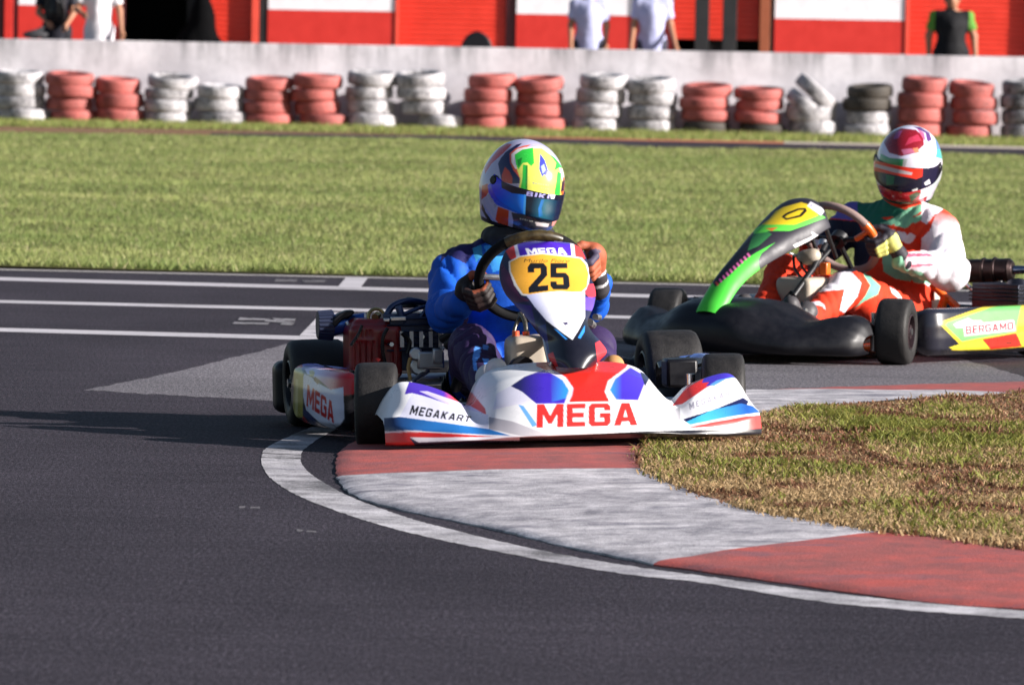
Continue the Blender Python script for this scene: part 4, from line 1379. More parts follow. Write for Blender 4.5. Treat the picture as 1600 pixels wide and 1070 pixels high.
# number panel in front of the steering wheel
rows = [(-.765, 868, 926, 573), (-.755, 858, 939, 561), (-.74, 855, 948, 549), (-.715, 851, 938, 533), (-.69, 840, 926, 520), (-.66, 829, 918, 505), (-.62, 817, 923, 490), (-.58, 803, 929, 475), (-.54, 790, 931, 460), (-.50, 783, 928, 445), (-.46, 780, 921, 430), (-.43, 781, 919, 415), (-.405, 786, 915, 400), (-.39, 793, 908, 389), (-.38, 812, 894, 380.5), (-.378, 836, 866, 376.5)]
S = skinned_panel(rows, .075, K1, 260, 170, 2.4)
V, F, k = shell(S, .004)
pan_ops = [
    ('poly', [(782, 408), (798, 430), (812, 462), (828, 470), (800, 474), (784, 452)], (.075, .012, .045)),
    ('poly', [(800, 472), (830, 478), (838, 512), (812, 492)], (.045, .012, .16)),
    ('poly', [(840, 510), (856, 505), (872, 560), (858, 570)], (.02, .035, .16)),
    ('poly', [(790, 392), (803, 383), (808, 402), (798, 406)], (.72, .03, .02)),
    ('poly', [(896, 380), (907, 387), (915, 404), (906, 405), (898, 401)], (.68, .04, .035)),
    ('poly', [(803, 383), (809, 381), (814, 402), (807, 403)], (.72, .68, .8)),
    ('poly', [(890, 378), (897, 380), (899, 402), (893, 401)], (.74, .70, .8)),
    ('poly', [(808, 382.5), (830, 374), (870, 374), (891, 380), (893.5, 401), (847, 396.5), (812.6, 402)], (.055, .012, .40)),
    ('block', 'MEGA', [(821, 388), (884, 387), (886, 398), (824, 398)], (.8, .8, .85), dict(gap=.1, shear=-.02)),
    ('poly', outline([(797, 409.5), (812.6, 401.6), (847, 397), (892.5, 402), (907, 404), (915, 413), (919.5, 427.5), (917, 448), (909, 456), (892.5, 457), (875.6, 455.5), (847, 458), (827, 461), (817, 460), (806, 445.5), (798, 424)], 2.5), (.78, .74, .70)),
    ('poly', [(797, 409.5), (812.6, 401.6), (847, 397), (892.5, 402), (907, 404), (915, 413), (919.5, 427.5), (917, 448), (909, 455.6), (892.5, 456), (875.6, 454.5), (847, 457), (827, 460), (817, 459), (808, 445.5), (798, 424)], YEL),
    ('text', 'Murilo Fiore', [(818, 404.5), (891, 405), (889.5, 410), (818.5, 410)], (.05, .03, .01), dict(bold=.0, shear=.2)),
    ('block', '2', [(824, 411), (854, 411), (857, 454), (826, 458)], BLK_),
    ('block', '5', [(860, 411), (887, 411), (891, 452.5), (860, 452)], BLK_),
    ('poly', [(919, 444), (931, 443), (933, 462), (922, 466), (914, 458)], (.64, .04, .06)),
    ('poly', [(914, 464), (930, 465), (926, 486), (915, 484)], (.12, .06, .5)),
    ('poly', [(852, 500), (914, 495), (933, 534), (933, 559), (928, 575), (866, 575), (858, 549)], (.008, .008, .016)),
    ('poly', [(822, 461), (836, 459), (868, 456), (914, 456), (914, 496), (905, 514), (894.5, 531), (876, 518), (854, 501), (836, 480)], (.50, .52, .76), (.80, .80, .84), (834, 490), (872, 486)),
    ('poly', [(865, 513), (871, 515.5), (887, 530), (883.6, 530.5)], (.03, .25, .72)),
    ('poly', [(903, 527.7), (914, 508), (913.5, 518), (907, 529)], (.03, .25, .72)),
    ('poly', [(854, 554), (864, 550), (873, 576), (858, 578)], (.55, .02, .02)),
    ('poly', [(930, 536), (937, 532), (950, 547), (948, 556), (934, 566)], (.66, .04, .05)),
    ('poly', [(879, 504), (886, 503), (888, 506), (883, 508)], (.04, .03, .1))]
for k2, yy in enumerate(np.linspace(470, 496, 7)):
    pan_ops.append(('poly', [(903, yy), (906, yy), (906, yy + 2.6), (903, yy + 2.6)], (.75, .42, .50)))
C = paint_soft(K1.px(V), (.016, .016, .05), pan_ops)
C[k:] = BLK_
mesh('number_panel', V, orient(V, F), LIVERY, kart1, col=C)
for a, b in (((-.03, -.40, .55), (-.03, -.30, .43)), ((.06, -.40, .55), (.05, -.30, .43)), ((.10, -.72, .27), (.16, -.60, .10)), ((-.02, -.72, .27), (-.08, -.60, .10))):
    MB().tube([a, b], .009).build('panel_bracket', STEEL, kart1)
MB().cyl(K1.at(921, 503, -.55), K1.at(926, 508, -.50), .012).cyl(K1.at(930, 495, -.5), K1.at(936, 496, -.47), .010).build('bracket_bolt', ALU, kart1)
def rear_bumper(root):
    def f(P):
        Q = np.stack([np.abs(P[:, 0]), P[:, 1], P[:, 2]], 1)
        return blend([bx(Q, (0, .80, .12), (.50, .045, .065), .03), bx(Q, (.60, .765, .115), (.085, .055, .085), .03)], .04)
    V, F = nets(f, (-.72, .66, 0), (.72, .88, .24), .01)
    mesh('rear_bumper', V, orient(V, F), BLACK_PL, root)
# side pods
def pod(root, fr, q, ops, base, path, name='side_pod'):
    P = spline([(x, y, 0) for x, y in path], 260)
    T = np.gradient(P, axis=0); T /= np.linalg.norm(T, axis=1, keepdims=True)
    O = np.stack([T[:, 1], -T[:, 0], 0 * T[:, 0]], 1)
    cen = P.mean(0)
    if ((P - cen) * O).sum() < 0:
        O = -O
    prof = [(-.12, .200), (-.06, .217), (-.02, .216), (.0, .203), (.010, .15), (.010, .10), (.0, .055), (-.03, .033), (-.08, .030)]
    net = np.stack([P + O * a + np.array((0, 0, z)) for a, z in prof], 1)
    s = np.linspace(0, 1, 260)
    k = np.clip(np.minimum(s, 1 - s) * 6, 0, 1) ** .5
    net[:, :, 2] = .115 + (net[:, :, 2] - .115) * (.72 + .28 * k)[:, None]
    seg = np.linalg.norm(np.diff(net, axis=1), axis=-1).mean(0)
    t0 = np.concatenate([[0], np.cumsum(seg)])
    t = np.linspace(0, t0[-1], 120)
    i = np.clip(np.searchsorted(t0, t, 'right') - 1, 0, len(t0) - 2)
    u = ((t - t0[i]) / (t0[i + 1] - t0[i]))[None, :, None]
    S = relax(net[:, i] * (1 - u) + net[:, i + 1] * u, 6)
    V, F, k = shell(S, .004, (q, -.25, .2))
    C = paint_soft(fr.px(V), base, ops)
    C[k:] = BLK_
    return mesh(name, V, orient(V, F), LIVERY, root, col=C)
pathL = [(-.50, -.245), (-.57, -.268), (-.615, -.245), (-.645, -.15), (-.675, 0), (-.69, .15), (-.685, .26), (-.63, .33), (-.5, .345)]
pod(kart1, K1, -1, [
    ('poly', [(452, 556), (560, 566), (560, 582), (452, 576)], (.04, .04, .30)),
    ('poly', [(461, 565), (470, 562), (513, 567), (549, 574), (549, 577), (505, 572), (478, 571), (466, 577)], (.20, .20, .75)),
    ('poly', [(461, 567), (470, 567), (474, 573), (464, 578)], (.5, .03, .05)),
    ('poly', [(476, 576), (493, 574), (520, 575), (545, 577), (556, 588), (556, 615), (538, 618), (516.6, 609), (500, 594), (480, 584)], (.62, .55, .78), (.50, .012, .02), (492, 590), (528, 598)),
    ('poly', [(473, 590), (476, 584), (488, 590), (500, 600), (516.6, 608.6), (536.4, 604.7), (538, 654), (531.7, 663.4), (520.5, 671), (500, 661), (478, 640), (473.7, 619)], (.66, .68, .84)),
    ('block', 'MEGA', [(480.5, 600), (521, 628.5), (522, 661.5), (478.5, 634)], (.50, .012, .012), dict(gap=.1)),
    ('poly', [(472, 634), (480, 643), (500, 663), (520, 672), (508, 674), (486, 662), (474, 648)], (.012, .02, .10)),
    ('poly', [(472, 648), (486, 664), (504, 675), (486, 674), (474, 662)], (.45, .015, .02)),
    ('poly', [(459, 576), (470, 574), (474, 584), (473, 652), (457, 653), (459, 605)], (.34, .30, .05)),
    ('poly', [(462, 592), (466, 592), (465, 650), (461, 650)], (.52, .48, .20)),
    ('poly', [(483, 579), (489, 578), (492, 582), (490, 588), (484, 587)], (.62, .46, .12)),
    ('poly', [(492, 588), (500, 594), (497, 601), (490, 594)], (.16, .05, .02))], BLK_, pathL)
pathR = [(-x, y) for x, y in pathL]
pod(kart1, K1, 1, [
    ('poly', [(1062, 536), (1120, 536), (1120, 552), (1062, 552)], (.06, .03, .45)),
    ('poly', [(1094, 536), (1102, 536), (1104, 552), (1097, 552)], (.6, .5, .6)),
    ('poly', [(1100, 536), (1116, 536), (1116, 551), (1104, 551)], (.62, .04, .06)),
    ('poly', [(1062, 549), (1140, 552), (1140, 560), (1062, 558)], (.10, .2, .55))], BLK_, pathR)
rear_bumper(kart1)
steering_wheel(kart1, W_C, .165, RIMBLK, [(62, 124, M('black and gold rim sleeve', (.045, .030, .008), .4, var=.95, vscale=45))])
# fuel tank between the legs, with its dark oval front and hoses
tc_ = K1.at(825, 560, -.36)
def tankf(P):
    return blend([bx(P, tc_ + np.array((0, .02, -.03)), (.062, .08, .10), .028), rc(P, tc_ + np.array((-.03, .0, .03)), tc_ + np.array((.03, .02, .035)), .03, .032)], .02)
V, F = nets(tankf, tc_ - .2, tc_ + .2, .006)
tank = mesh('fuel_tank', V, orient(V, F), TANK, kart1)
oc = K1.at(817, 578, -.435)
MB().prism([(oc[0] + .043 * math.cos(a), oc[2] + .042 * math.sin(a)) for a in np.linspace(0, 2 * math.pi, 28, endpoint=False)], 'y', oc[1] - .006, oc[1] + .03).build('tank_recess', BLACK_PL, tank, bevel=.003)
h = MB()
h.tube(spline([K1.at(806, 536, -.36), K1.at(803, 520, -.34), K1.at(809, 502, -.32), K1.at(820, 488, -.3), K1.at(830, 480, -.26)], 18), .0065)
h.tube(spline([K1.at(822, 536, -.36), K1.at(822, 516, -.35), K1.at(819, 500, -.33), K1.at(812, 490, -.3)], 14), .0075)
h.build('hose', M('braided hose', (.16, .15, .13), .35, .8, var=.7, vscale=300), kart1)
h = MB()
for px, py in ((806, 521), (822, 522)):
    h.cyl(K1.at(px, py - 4, -.352), K1.at(px, py + 5, -.352), .011)
h.build('hose_clip', M('red orange clip', (.6, .09, .03), .4), kart1)
# front axle covers, brake duct box seen between the right hand wheels
MB().box(K1.at(1062, 582, -.2), (.10, .10, .09)).build('battery_box', BLACK_PL, kart1, bevel=.01)

# engine on the driver's right
eng = empty('engine', parent=kart1)
E1 = lambda px, py, y=.28: K1.at(px, py, y)
def cover(P):
    c = E1(582, 548)
    d = bx(P, c, (.085, .085, .088), .022)
    d = smin(d, bx(P, c + np.array((-.01, 0, .075)), (.06, .06, .03), .02), .015)
    d = np.maximum(d, -bx(P, c + np.array((.035, -.09, -.02)), (.02, .02, .05), .008))
    for k in range(4):
        d = np.maximum(d, -bx(P, c + np.array((-.065 + k * .018, -.087, -.02)), (.004, .008, .055), .003))
    for k in range(3):
        d = np.maximum(d, -bx(P, c + np.array((-.045 + k * .014, -.087, .06)), (.004, .008, .012), .003))
    return d
c = E1(582, 548)
V, F = nets(cover, c - .14, c + .14, .005)
mesh('fan_cover', V, orient(V, F), REDPL, eng)
b = MB()
cc = E1(655, 545, .26)
b.box(cc + np.array((-.02, .03, .02)), (.16, .16, .17))
for k in range(6):
    b.box(cc + np.array((-.02, .03, .0 + k * .02)), (.185, .185, .006))
b.build('engine_block', M('grimy blue black casting', (.035, .045, .085), .4, .6, var=.5, vscale=40), eng, bevel=.004)
k_ = MB()
k_.box(E1(672, 562, .16), (.085, .05, .055)); k_.cyl(E1(655, 572, .16), E1(655, 572, .22), .03); k_.box(E1(684, 556, .14), (.035, .03, .05)); k_.cyl(E1(650, 553, .14), E1(650, 553, .2), .022)
k_.build('crankcase_cover', ALU, eng, bevel=.006)
a_ = MB()
a_.cyl(E1(496, 508, .36), E1(520, 508, .36), .043, .047, 28)
for q in range(22):
    t_ = 2 * math.pi * q / 22
    e0, e1 = E1(497, 508, .36), E1(519, 508, .36)
    off = np.array((0, math.cos(t_), math.sin(t_)))
    a_.tube([e0 + off * .043, e1 + off * .047], .0035, 5)
a_.build('air_filter', M('blue black filter', (.014, .02, .05), .5), eng)
MB().cyl(E1(520, 508, .36), E1(545, 505, .35), .036, .028).cyl(E1(545, 505, .35), E1(572, 500, .33), .026, .024).build('intake_pipe', M('blue anodised pipe', (.04, .12, .42), .3, .7), eng)
MB().prism([(E1(px, py, .33)[0], E1(px, py, .33)[2]) for px, py in ((518, 506), (520, 498), (528, 490), (540, 485), (551, 484), (553, 489), (545, 495), (534, 499), (526, 508), (521, 512))], 'y', .31, .36).build('throttle_lever', BLACK_PL, eng, bevel=.004)
MB().cyl(E1(541, 503, .30), E1(549, 515, .29), .006).cyl(E1(549, 513, .3), E1(550, 518, .29), .010).build('lever_rod', STEEL, eng)
t_ = MB()
t_.box(E1(640, 500, .30), (.19, .14, .05)); t_.tube(spline([E1(600, 505, .25), E1(612, 480, .25), E1(640, 470, .27), E1(672, 478, .3), E1(690, 500, .3)], 22), .011); t_.tube([E1(622, 478, .22), E1(632, 505, .22)], .012); t_.tube([E1(668, 480, .22), E1(654, 500, .22)], .007); t_.tube(spline([E1(676, 486, .25), E1(660, 480, .24), E1(610, 500, .22)], 12), .007)
t_.build('carburettor', M('blue steel top', (.05, .07, .14), .35, .7, var=.4), eng, bevel=.004)
MB().cyl(E1(640, 480, .33), E1(640, 468, .33), .034, .028, 24).cyl(E1(640, 468, .33), E1(640, 464, .33), .012).build('filler_cap', BLACK_PL, eng, bevel=.004)
ringc = E1(588, 495, .26)
MB().tube([ringc + .026 * np.array((math.cos(a), .2 * math.sin(a), math.sin(a) * .95)) for a in np.linspace(0, 2 * math.pi, 25)[:-1]], .006, 8, closed=True).cyl(E1(586, 496, .24), E1(590, 492, .26), .012).build('throttle_pulley', M('brass tinted pulley', (.35, .27, .12), .3, .9), eng)
MB().box(E1(622, 498, .2), (.05, .02, .014)).box(E1(604, 500, .2), (.02, .02, .012)).build('bracket', STEEL, eng, bevel=.003)
MB().tube(spline([E1(700, 540, .1), E1(716, 530, .05), E1(726, 548, .0), E1(720, 580, -.02), E1(712, 606, .05)], 20), .018).tube(spline([E1(690, 530, .15), E1(712, 520, .1), E1(730, 536, .05)], 12), .012).build('exhaust_header', BLACK_MT, eng)
MB().tube([E1(636, 604, .0), E1(652, 590, .1), E1(668, 580, .2)], .008).build('engine_mount', ALU, eng)
MB().tube(spline([E1(641, 560, .1), E1(638, 575, .08), E1(642, 600, .06), E1(640, 620, .06)], 14), .006).build('throttle_cable', M('amber cable', (.4, .22, .06), .4), eng)

for pts, r_ in ((((606, 512), (598, 530), (600, 560), (612, 596)), .006), (((690, 508), (704, 500), (716, 512), (712, 540)), .008), (((566, 508), (560, 522), (548, 540)), .005), (((628, 520), (640, 534), (636, 552)), .007)):
    MB().tube(spline([E1(a, b, .16) for a, b in pts], 16), r_, 8).build('fuel_line', BLACK_PL, eng)
for px_, py_ in ((612, 538), (612, 580), (556, 584), (660, 526), (690, 528), (664, 552), (690, 570)):
    MB().cyl(E1(px_, py_, .185), E1(px_, py_, .17), .0075, n=6).build('bolt', STEEL, eng)
for k_ in range(5):
    MB().box(E1(628 + k_ * 15, 530, .165), (.012, .006, .05)).build('cooling_rib', ALU, eng)

# ---- driver one
d1 = empty('person', 'kart driver in blue suit with orange, green and yellow helmet in the nearest kart', 'person', 'kart drivers')
K1.place(d1)
wl, wr_ = (-.20, -.075, .415), (.245, -.07, .47)
prims = [('el', ((0, .30, .14), (.165, .15, .11)), .05), ('rc', ((0, .31, .18), (.01, .30, .42), .135, .135), .06), ('rc', ((-.12, .28, .50), (.15, .28, .51), .070, .070), .06), ('rc', ((.03, .27, .575), (-.17, .27, .50), .06, .066), .04), ('rc', ((.03, .27, .575), (.18, .27, .505), .06, .060), .04), ('el', ((.01, .25, .38), (.14, .10, .17)), .05),
         ('rc', ((.03, .27, .56), (.05, .26, .68), .062, .06), .03), ('el', ((.06, .25, .76), (.085, .10, .11)), .02),
         ('rc', ((-.178, .26, .475), (-.218, .10, .375), .066, .063), .03), ('rc', ((-.218, .10, .375), wl, .061, .043), .02),
         ('rc', ((.19, .27, .52), (.245, .11, .39), .070, .058), .03), ('rc', ((.245, .11, .39), wr_, .056, .040), .02),
         ('rc', ((-.10, .22, .16), (-.185, -.17, .275), .095, .072), .04), ('rc', ((-.185, -.17, .275), (-.18, -.52, .13), .070, .048), .02),
         ('rc', ((.10, .22, .16), (.20, -.17, .265), .095, .070), .04), ('rc', ((.20, -.17, .265), (.185, -.50, .14), .066, .046), .02)]
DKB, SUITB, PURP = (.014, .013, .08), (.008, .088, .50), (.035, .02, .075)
def ops1(V):
    o_ = [('poly', [(690, 398), (700, 384), (753, 372), (765, 360), (770, 372), (746, 386), (737, 400), (728, 412), (700, 398), (688, 410)], DKB),
          ('poly', [(738, 388), (752, 382), (754, 400), (744, 410)], (.03, .22, .42)),
          ('poly', [(756, 384), (790, 380), (790, 420), (770, 425)], (.05, .32, .78)),
          ('poly', [(742, 540), (752, 542), (750, 556), (744, 565), (746, 580), (740, 578), (738, 560)], (.10, .30, .80)), ('poly', [(755, 538), (764, 540), (762, 547), (754, 546)], (.10, .30, .80)),
          ('poly', [(753, 560), (764, 560), (766, 566), (757, 569)], (.10, .30, .80)), ('poly', [(752, 578), (760, 575), (759, 582), (753, 582)], (.10, .30, .80)),
          ('poly', [(790, 546), (798, 544), (797, 555), (791, 553)], (.10, .30, .80))]
    return o_
V, F, C = driver_body(d1, K1, prims, (-.36, -.62, .0), (.36, .52, .9), SUITB, ops1, SUITSAT, wr=.0125, res=.008)
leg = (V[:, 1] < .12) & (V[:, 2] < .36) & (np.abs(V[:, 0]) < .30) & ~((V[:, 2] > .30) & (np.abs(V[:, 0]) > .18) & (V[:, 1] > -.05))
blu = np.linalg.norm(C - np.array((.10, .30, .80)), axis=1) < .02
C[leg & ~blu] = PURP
mesh('body', V, F, SUITSAT, d1, col=C)
def brace(o):
    o = np.asarray(o, float)
    return lambda P: blend([rc(P, o + .085 * np.array((math.cos(a), math.sin(a) * 1.05, 0)), o + .085 * np.array((math.cos(a + .42), math.sin(a + .42) * 1.05, 0)), .034, .034) for a in np.arange(0, 6.28, .42)], .01)
o_ = np.array((.045, .265, .605))
V, F = nets(brace(o_), o_ - .15, o_ + .15, .009)
mesh('neck_brace', V, orient(V, F), M('black padded collar', (.010, .010, .013), .8, bmp=.3), d1)
for q, x in ((-1, -.18), (1, .186)):
    def shoe(P, x=x):
        return blend([rc(P, (x, -.49, .085), (x, -.585, .235), .042, .034), rc(P, (x, -.52, .13), (x, -.46, .20), .04, .045), el(P, (x, -.505, .075), (.035, .05, .035))], .03)
    V, F = nets(shoe, (x - .1, -.7, .02), (x + .1, -.38, .30), .007)
    mesh('shoe', V, orient(V, F), M('tan suede', (.42, .22, .08), .8) if q > 0 else M('white shoe leather', (.6, .58, .58), .6), d1)
def gl1(L, along, V):
    C = np.tile(np.array((.012, .007, .007), np.float32), (len(L), 1))
    C[(L[:, 2] < .0) & (L[:, 1] > .0)] = (.026, .010, .009)
    C[(L[:, 0] > .042) & (L[:, 1] < .02)] = (.30, .07, .03)
    C[along > .55] = (.012, .010, .014)
    C[(along > .78) & (along < .86)] = (.10, .10, .22)
    return C
def gl1r(L, along, V):
    C = np.tile(np.array((.36, .085, .035), np.float32), (len(L), 1))
    C[(L[:, 0] > .030) & (L[:, 2] < .015)] = (.05, .04, .08)
    C[along > .40] = (.025, .022, .028)
    C[(along > .40) & (along < .48)] = (.6, .58, .58)
    C[(along > .72) & (along < .80)] = (.55, .54, .56)
    return C
gloved_hand(d1, W_C, .165, 203, (-.195, -.065, .415), gl1)
gloved_hand(d1, W_C, .165, 12, (.235, -.09, .45), gl1r)
ORG, GRN, YL, WL = (.66, .085, .01), (.03, .48, .05), (.72, .74, .12), (.46, .43, .60)
hops = [('poly', [(780, 231), (792, 224), (800, 226), (786, 240), (768, 256), (758, 272), (756, 262)], (.62, .05, .04)),
        ('poly', [(753, 290), (762, 287), (766, 296), (760, 306), (752, 312)], (.55, .04, .04)),
        ('poly', [(778, 256), (782, 248), (790, 238), (807, 226), (816, 224), (806, 233), (796, 240), (797, 254), (804, 266), (814, 277), (815, 287), (800, 287), (784, 284)], (.012, .012, .07)),
        ('poly', [(789, 261), (796, 268), (801, 279), (800, 288), (784, 284), (784, 274)], (.55, .05, .01)),
        ('poly', [(796, 240), (806, 232), (818, 228), (830, 226), (816, 234), (804, 242), (801, 254), (808, 266), (816, 277), (817, 288), (813, 288), (812, 278), (802, 266), (797, 254)], (.68, .10, .05)),
        ('poly', [(799, 241), (808, 233), (820, 230), (850, 230), (838, 234), (814, 236), (804, 244), (803, 254), (808, 264), (805, 264), (799, 254)], (.74, .66, .66)),
        ('poly', [(804, 242), (816, 235), (833, 232), (846.6, 232), (861, 243), (872, 252), (880, 264), (884, 285), (884, 310), (810, 296), (813, 280), (808, 266)], YL),
        ('poly', [(804, 242), (816, 234), (833, 231), (834.7, 255), (830, 260), (824, 254), (817, 255), (810, 265), (806, 256.5)], GRN),
        ('poly', [(808, 250), (816, 246), (814, 256), (810, 261)], (.012, .20, .02)),
        ('poly', [(817, 257), (824, 259), (823.5, 299), (813, 296), (816, 280)], GRN), ('poly', [(821.5, 258), (824.5, 259), (824, 298), (821, 297)], (.01, .22, .03)),
        ('poly', [(856, 240), (866, 246), (873, 254), (880, 263), (874, 262), (866, 267), (869, 255), (864, 248)], GRN),
        ('poly', [(874, 262), (880, 264), (884, 278), (879, 284)], (.78, .76, .72)),
        ('poly', [(871, 268), (877, 271), (875, 306), (866, 304), (869, 285)], GRN),
        ('poly', [(880, 276), (888, 284), (888, 300), (878, 306), (876, 300)], (.70, .12, .02)), ('poly', [(878, 284), (883, 280), (881, 298), (876, 300)], (.03, .01, .04)),
        ('poly', [(843.8, 240), (851, 250), (857, 268), (855, 276), (850, 273), (847, 277), (842.4, 264)], (.05, .06, .40)), ('poly', [(845, 260), (850, 256), (853, 266), (848, 272)], (.34, .42, .72)),
        ('poly', [(762, 290), (778, 274), (788, 288), (800, 296), (822, 302), (820, 336), (806, 333), (775, 320), (764, 304)], (.018, .014, .70), (.01, .16, .74), (772, 294), (808, 314)),
        ('poly', [(765, 280), (772, 272), (780, 276), (781, 290), (774, 294), (768, 290)], (.012, .012, .03)),
        *marks((832, 286), (860, 290), 7, 2.6, (.34, .33, .25)), *marks((845, 293.5), (858, 295.5), 4, 2.2, (.26, .25, .2)),
        ('poly', [(778, 323), (795, 329), (794, 353), (784, 356), (774, 343)], (.60, .06, .01)),
        *marks((763, 304), (775, 324), 8, 6, (.30, .31, .40)), *marks((758, 310), (772, 336), 8, 5, (.40, .42, .60)), ('poly', [(753, 318), (757, 326), (772, 352), (788, 362), (776, 364), (758, 338), (752, 326)], BLK_), ('poly', [(756, 318), (760, 326), (776, 350), (772, 350), (758, 330)], (.30, .32, .62)),
        ('poly', [(799, 332), (830, 337), (868, 344), (866, 352), (858, 362), (800, 362), (802, 345)], (.05, .05, .06)),
        *marks((812, 342), (834, 346), 6, 3, (.6, .58, .5)), ('poly', [(836, 347), (858, 350), (856, 355), (838, 353)], (.7, .62, .6)),
        ('poly', [(864, 344), (872, 342), (871, 353), (862, 353)], (.72, .24, .20))]
vops = [('poly', [(758, 262), (784, 276), (800, 300), (822, 304), (820, 336), (806, 334), (775, 322), (762, 302)], (.02, .014, .80), (.01, .20, .88), (770, 292), (806, 314)),
        ('poly', [(783, 283), (800, 286), (822, 293), (880, 303), (880, 312), (823, 305), (800, 302), (784, 294)], (.02, .012, .06), (.008, .008, .02), (784, 290), (815, 298)),
        ('block', 'BIKO', [(823, 299), (866, 305.5), (865, 312.5), (822.5, 306.5)], (.36, .34, .66), dict(gap=.3, shear=.03)),
        ('poly', [(860, 304), (868, 304), (865, 313), (861, 312)], (.7, .7, .8)),
        ('poly', [(822, 306), (880, 313), (880, 350), (818, 336)], (.004, .008, .02)),
        ('poly', [(830, 308), (850, 311), (846, 341), (826, 337)], (.004, .008, .02), (.008, .075, .13), (830, 320), (849, 324)), ('poly', [(850, 311), (876, 314), (872, 346), (846, 341)], (.008, .085, .13), (.004, .008, .03), (849, 324), (870, 328)), ('poly', [(846, 312), (851, 312), (846, 326), (849, 338), (842, 339), (841, 326)], (.015, .13, .40), (.008, .08, .16), (844, 325), (850, 326)),  # teal glow across the visor, painted into its colour
        ('poly', [(819, 304), (822, 304.6), (820.5, 336), (817, 334)], (.05, .30, .75))]
helmet(d1, K1, (.062, .25, .772), 22, 12, 9, WL, hops, vops, (.004, .008, .02), hi=1.5)

# ================================================================== KART TWO (behind) and its driver
kart2 = empty('racing_kart', 'black nosed kart with lime green side pod and yellow plate, following behind on the right', 'kart', 'racing karts')
K2.place(kart2)
kart_base(kart2, ORANGE, 21, M('dark magnesium rim', (.05, .03, .035), .4, .6), BEIGESEAT)
cols = [(0, [(-.56, .17), (-.62, .215), (-.72, .248), (-.86, .247), (-.975, .222), (-1.045, .155), (-1.05, .085), (-1.0, .04), (-.9, .036)]),
        (.14, [(-.56, .17), (-.62, .212), (-.72, .245), (-.86, .244), (-.97, .218), (-1.04, .152), (-1.045, .085), (-1.0, .04), (-.9, .036)]),
        (.25, [(-.57, .15), (-.63, .195), (-.72, .225), (-.84, .213), (-.94, .17), (-1.0, .118), (-1.01, .073), (-.98, .04), (-.88, .036)]),
        (.36, [(-.58, .12), (-.63, .15), (-.71, .170), (-.81, .168), (-.89, .145), (-.95, .105), (-.965, .07), (-.94, .04), (-.84, .036)]),
        (.45, [(-.57, .13), (-.62, .165), (-.69, .188), (-.77, .185), (-.84, .15), (-.885, .105), (-.90, .068), (-.87, .04), (-.78, .036)]),
        (.53, [(-.57, .13), (-.61, .172), (-.67, .195), (-.73, .188), (-.79, .15), (-.83, .105), (-.84, .068), (-.81, .04), (-.74, .036)]),
        (.575, [(-.59, .12), (-.62, .15), (-.665, .165), (-.71, .158), (-.755, .13), (-.785, .10), (-.79, .068), (-.77, .045), (-.71, .04)]),
        (.595, [(-.62, .10), (-.635, .115), (-.66, .12), (-.69, .118), (-.715, .11), (-.73, .095), (-.735, .075), (-.72, .06), (-.69, .05)])]
S = relax(resample(np.array([[(x, y, z) for y, z in p] for x, p in [(-x, p) for x, p in cols[::-1] if x > 0] + cols]), 150, 70), 4)
S[..., 0] = S[..., 0] * .945 - .032
V, F, k = shell(S, .004)
mesh('nose_fairing', V, orient(V, F), BLACK_PL, kart2)
MB().tube(spline([(-.28, -.86, .05), (0, -.95, .05), (.28, -.86, .05)], 20), .012).build('bumper_bar', ORANGE, kart2)
MB().tube(spline([(.20, -.66, .13), (.34, -.62, .15), (.52, -.60, .13)], 14), .010).tube(spline([(-.20, -.66, .13), (-.34, -.62, .15), (-.52, -.60, .13)], 14), .010).build('upper_bumper_bar', BLACK_MT, kart2)
# number panel
cl = spline([(-.03, -1.015, .200), (-.03, -.985, .240), (-.03, -.895, .330), (-.028, -.77, .418), (-.022, -.64, .498), (-.015, -.515, .570), (-.01, -.41, .625), (-.01, -.35, .634), (-.01, -.325, .615)], 300)
hw = spline([(.060,), (.062,), (.062,), (.072,), (.100,), (.130,), (.138,), (.120,), (.085,)], 300)[:, 0]
T = np.gradient(cl, axis=0); T /= np.linalg.norm(T, axis=1, keepdims=True)
Nn = np.cross(T, (1, 0, 0)); Nn *= np.sign(Nn[:, 2:3] + 1e-9)
us = np.linspace(-1, 1, 150)
sag = np.interp(np.linspace(0, 1, 300), [0, .3, .6, .85, 1], [.035, .055, .10, .12, .06])
S = cl[:, None, :] + hw[:, None, None] * np.sin(us * 1.35)[None, :, None] / math.sin(1.35) * np.array((1.0, 0, 0)) - (sag[:, None] * np.abs(us)[None] ** 2.2)[..., None] * Nn[:, None, :]
V, F, k = shell(S, .004, (0, -.6, .8))
GRY, LIME = (.022, .020, .030), (.06, .50, .045)
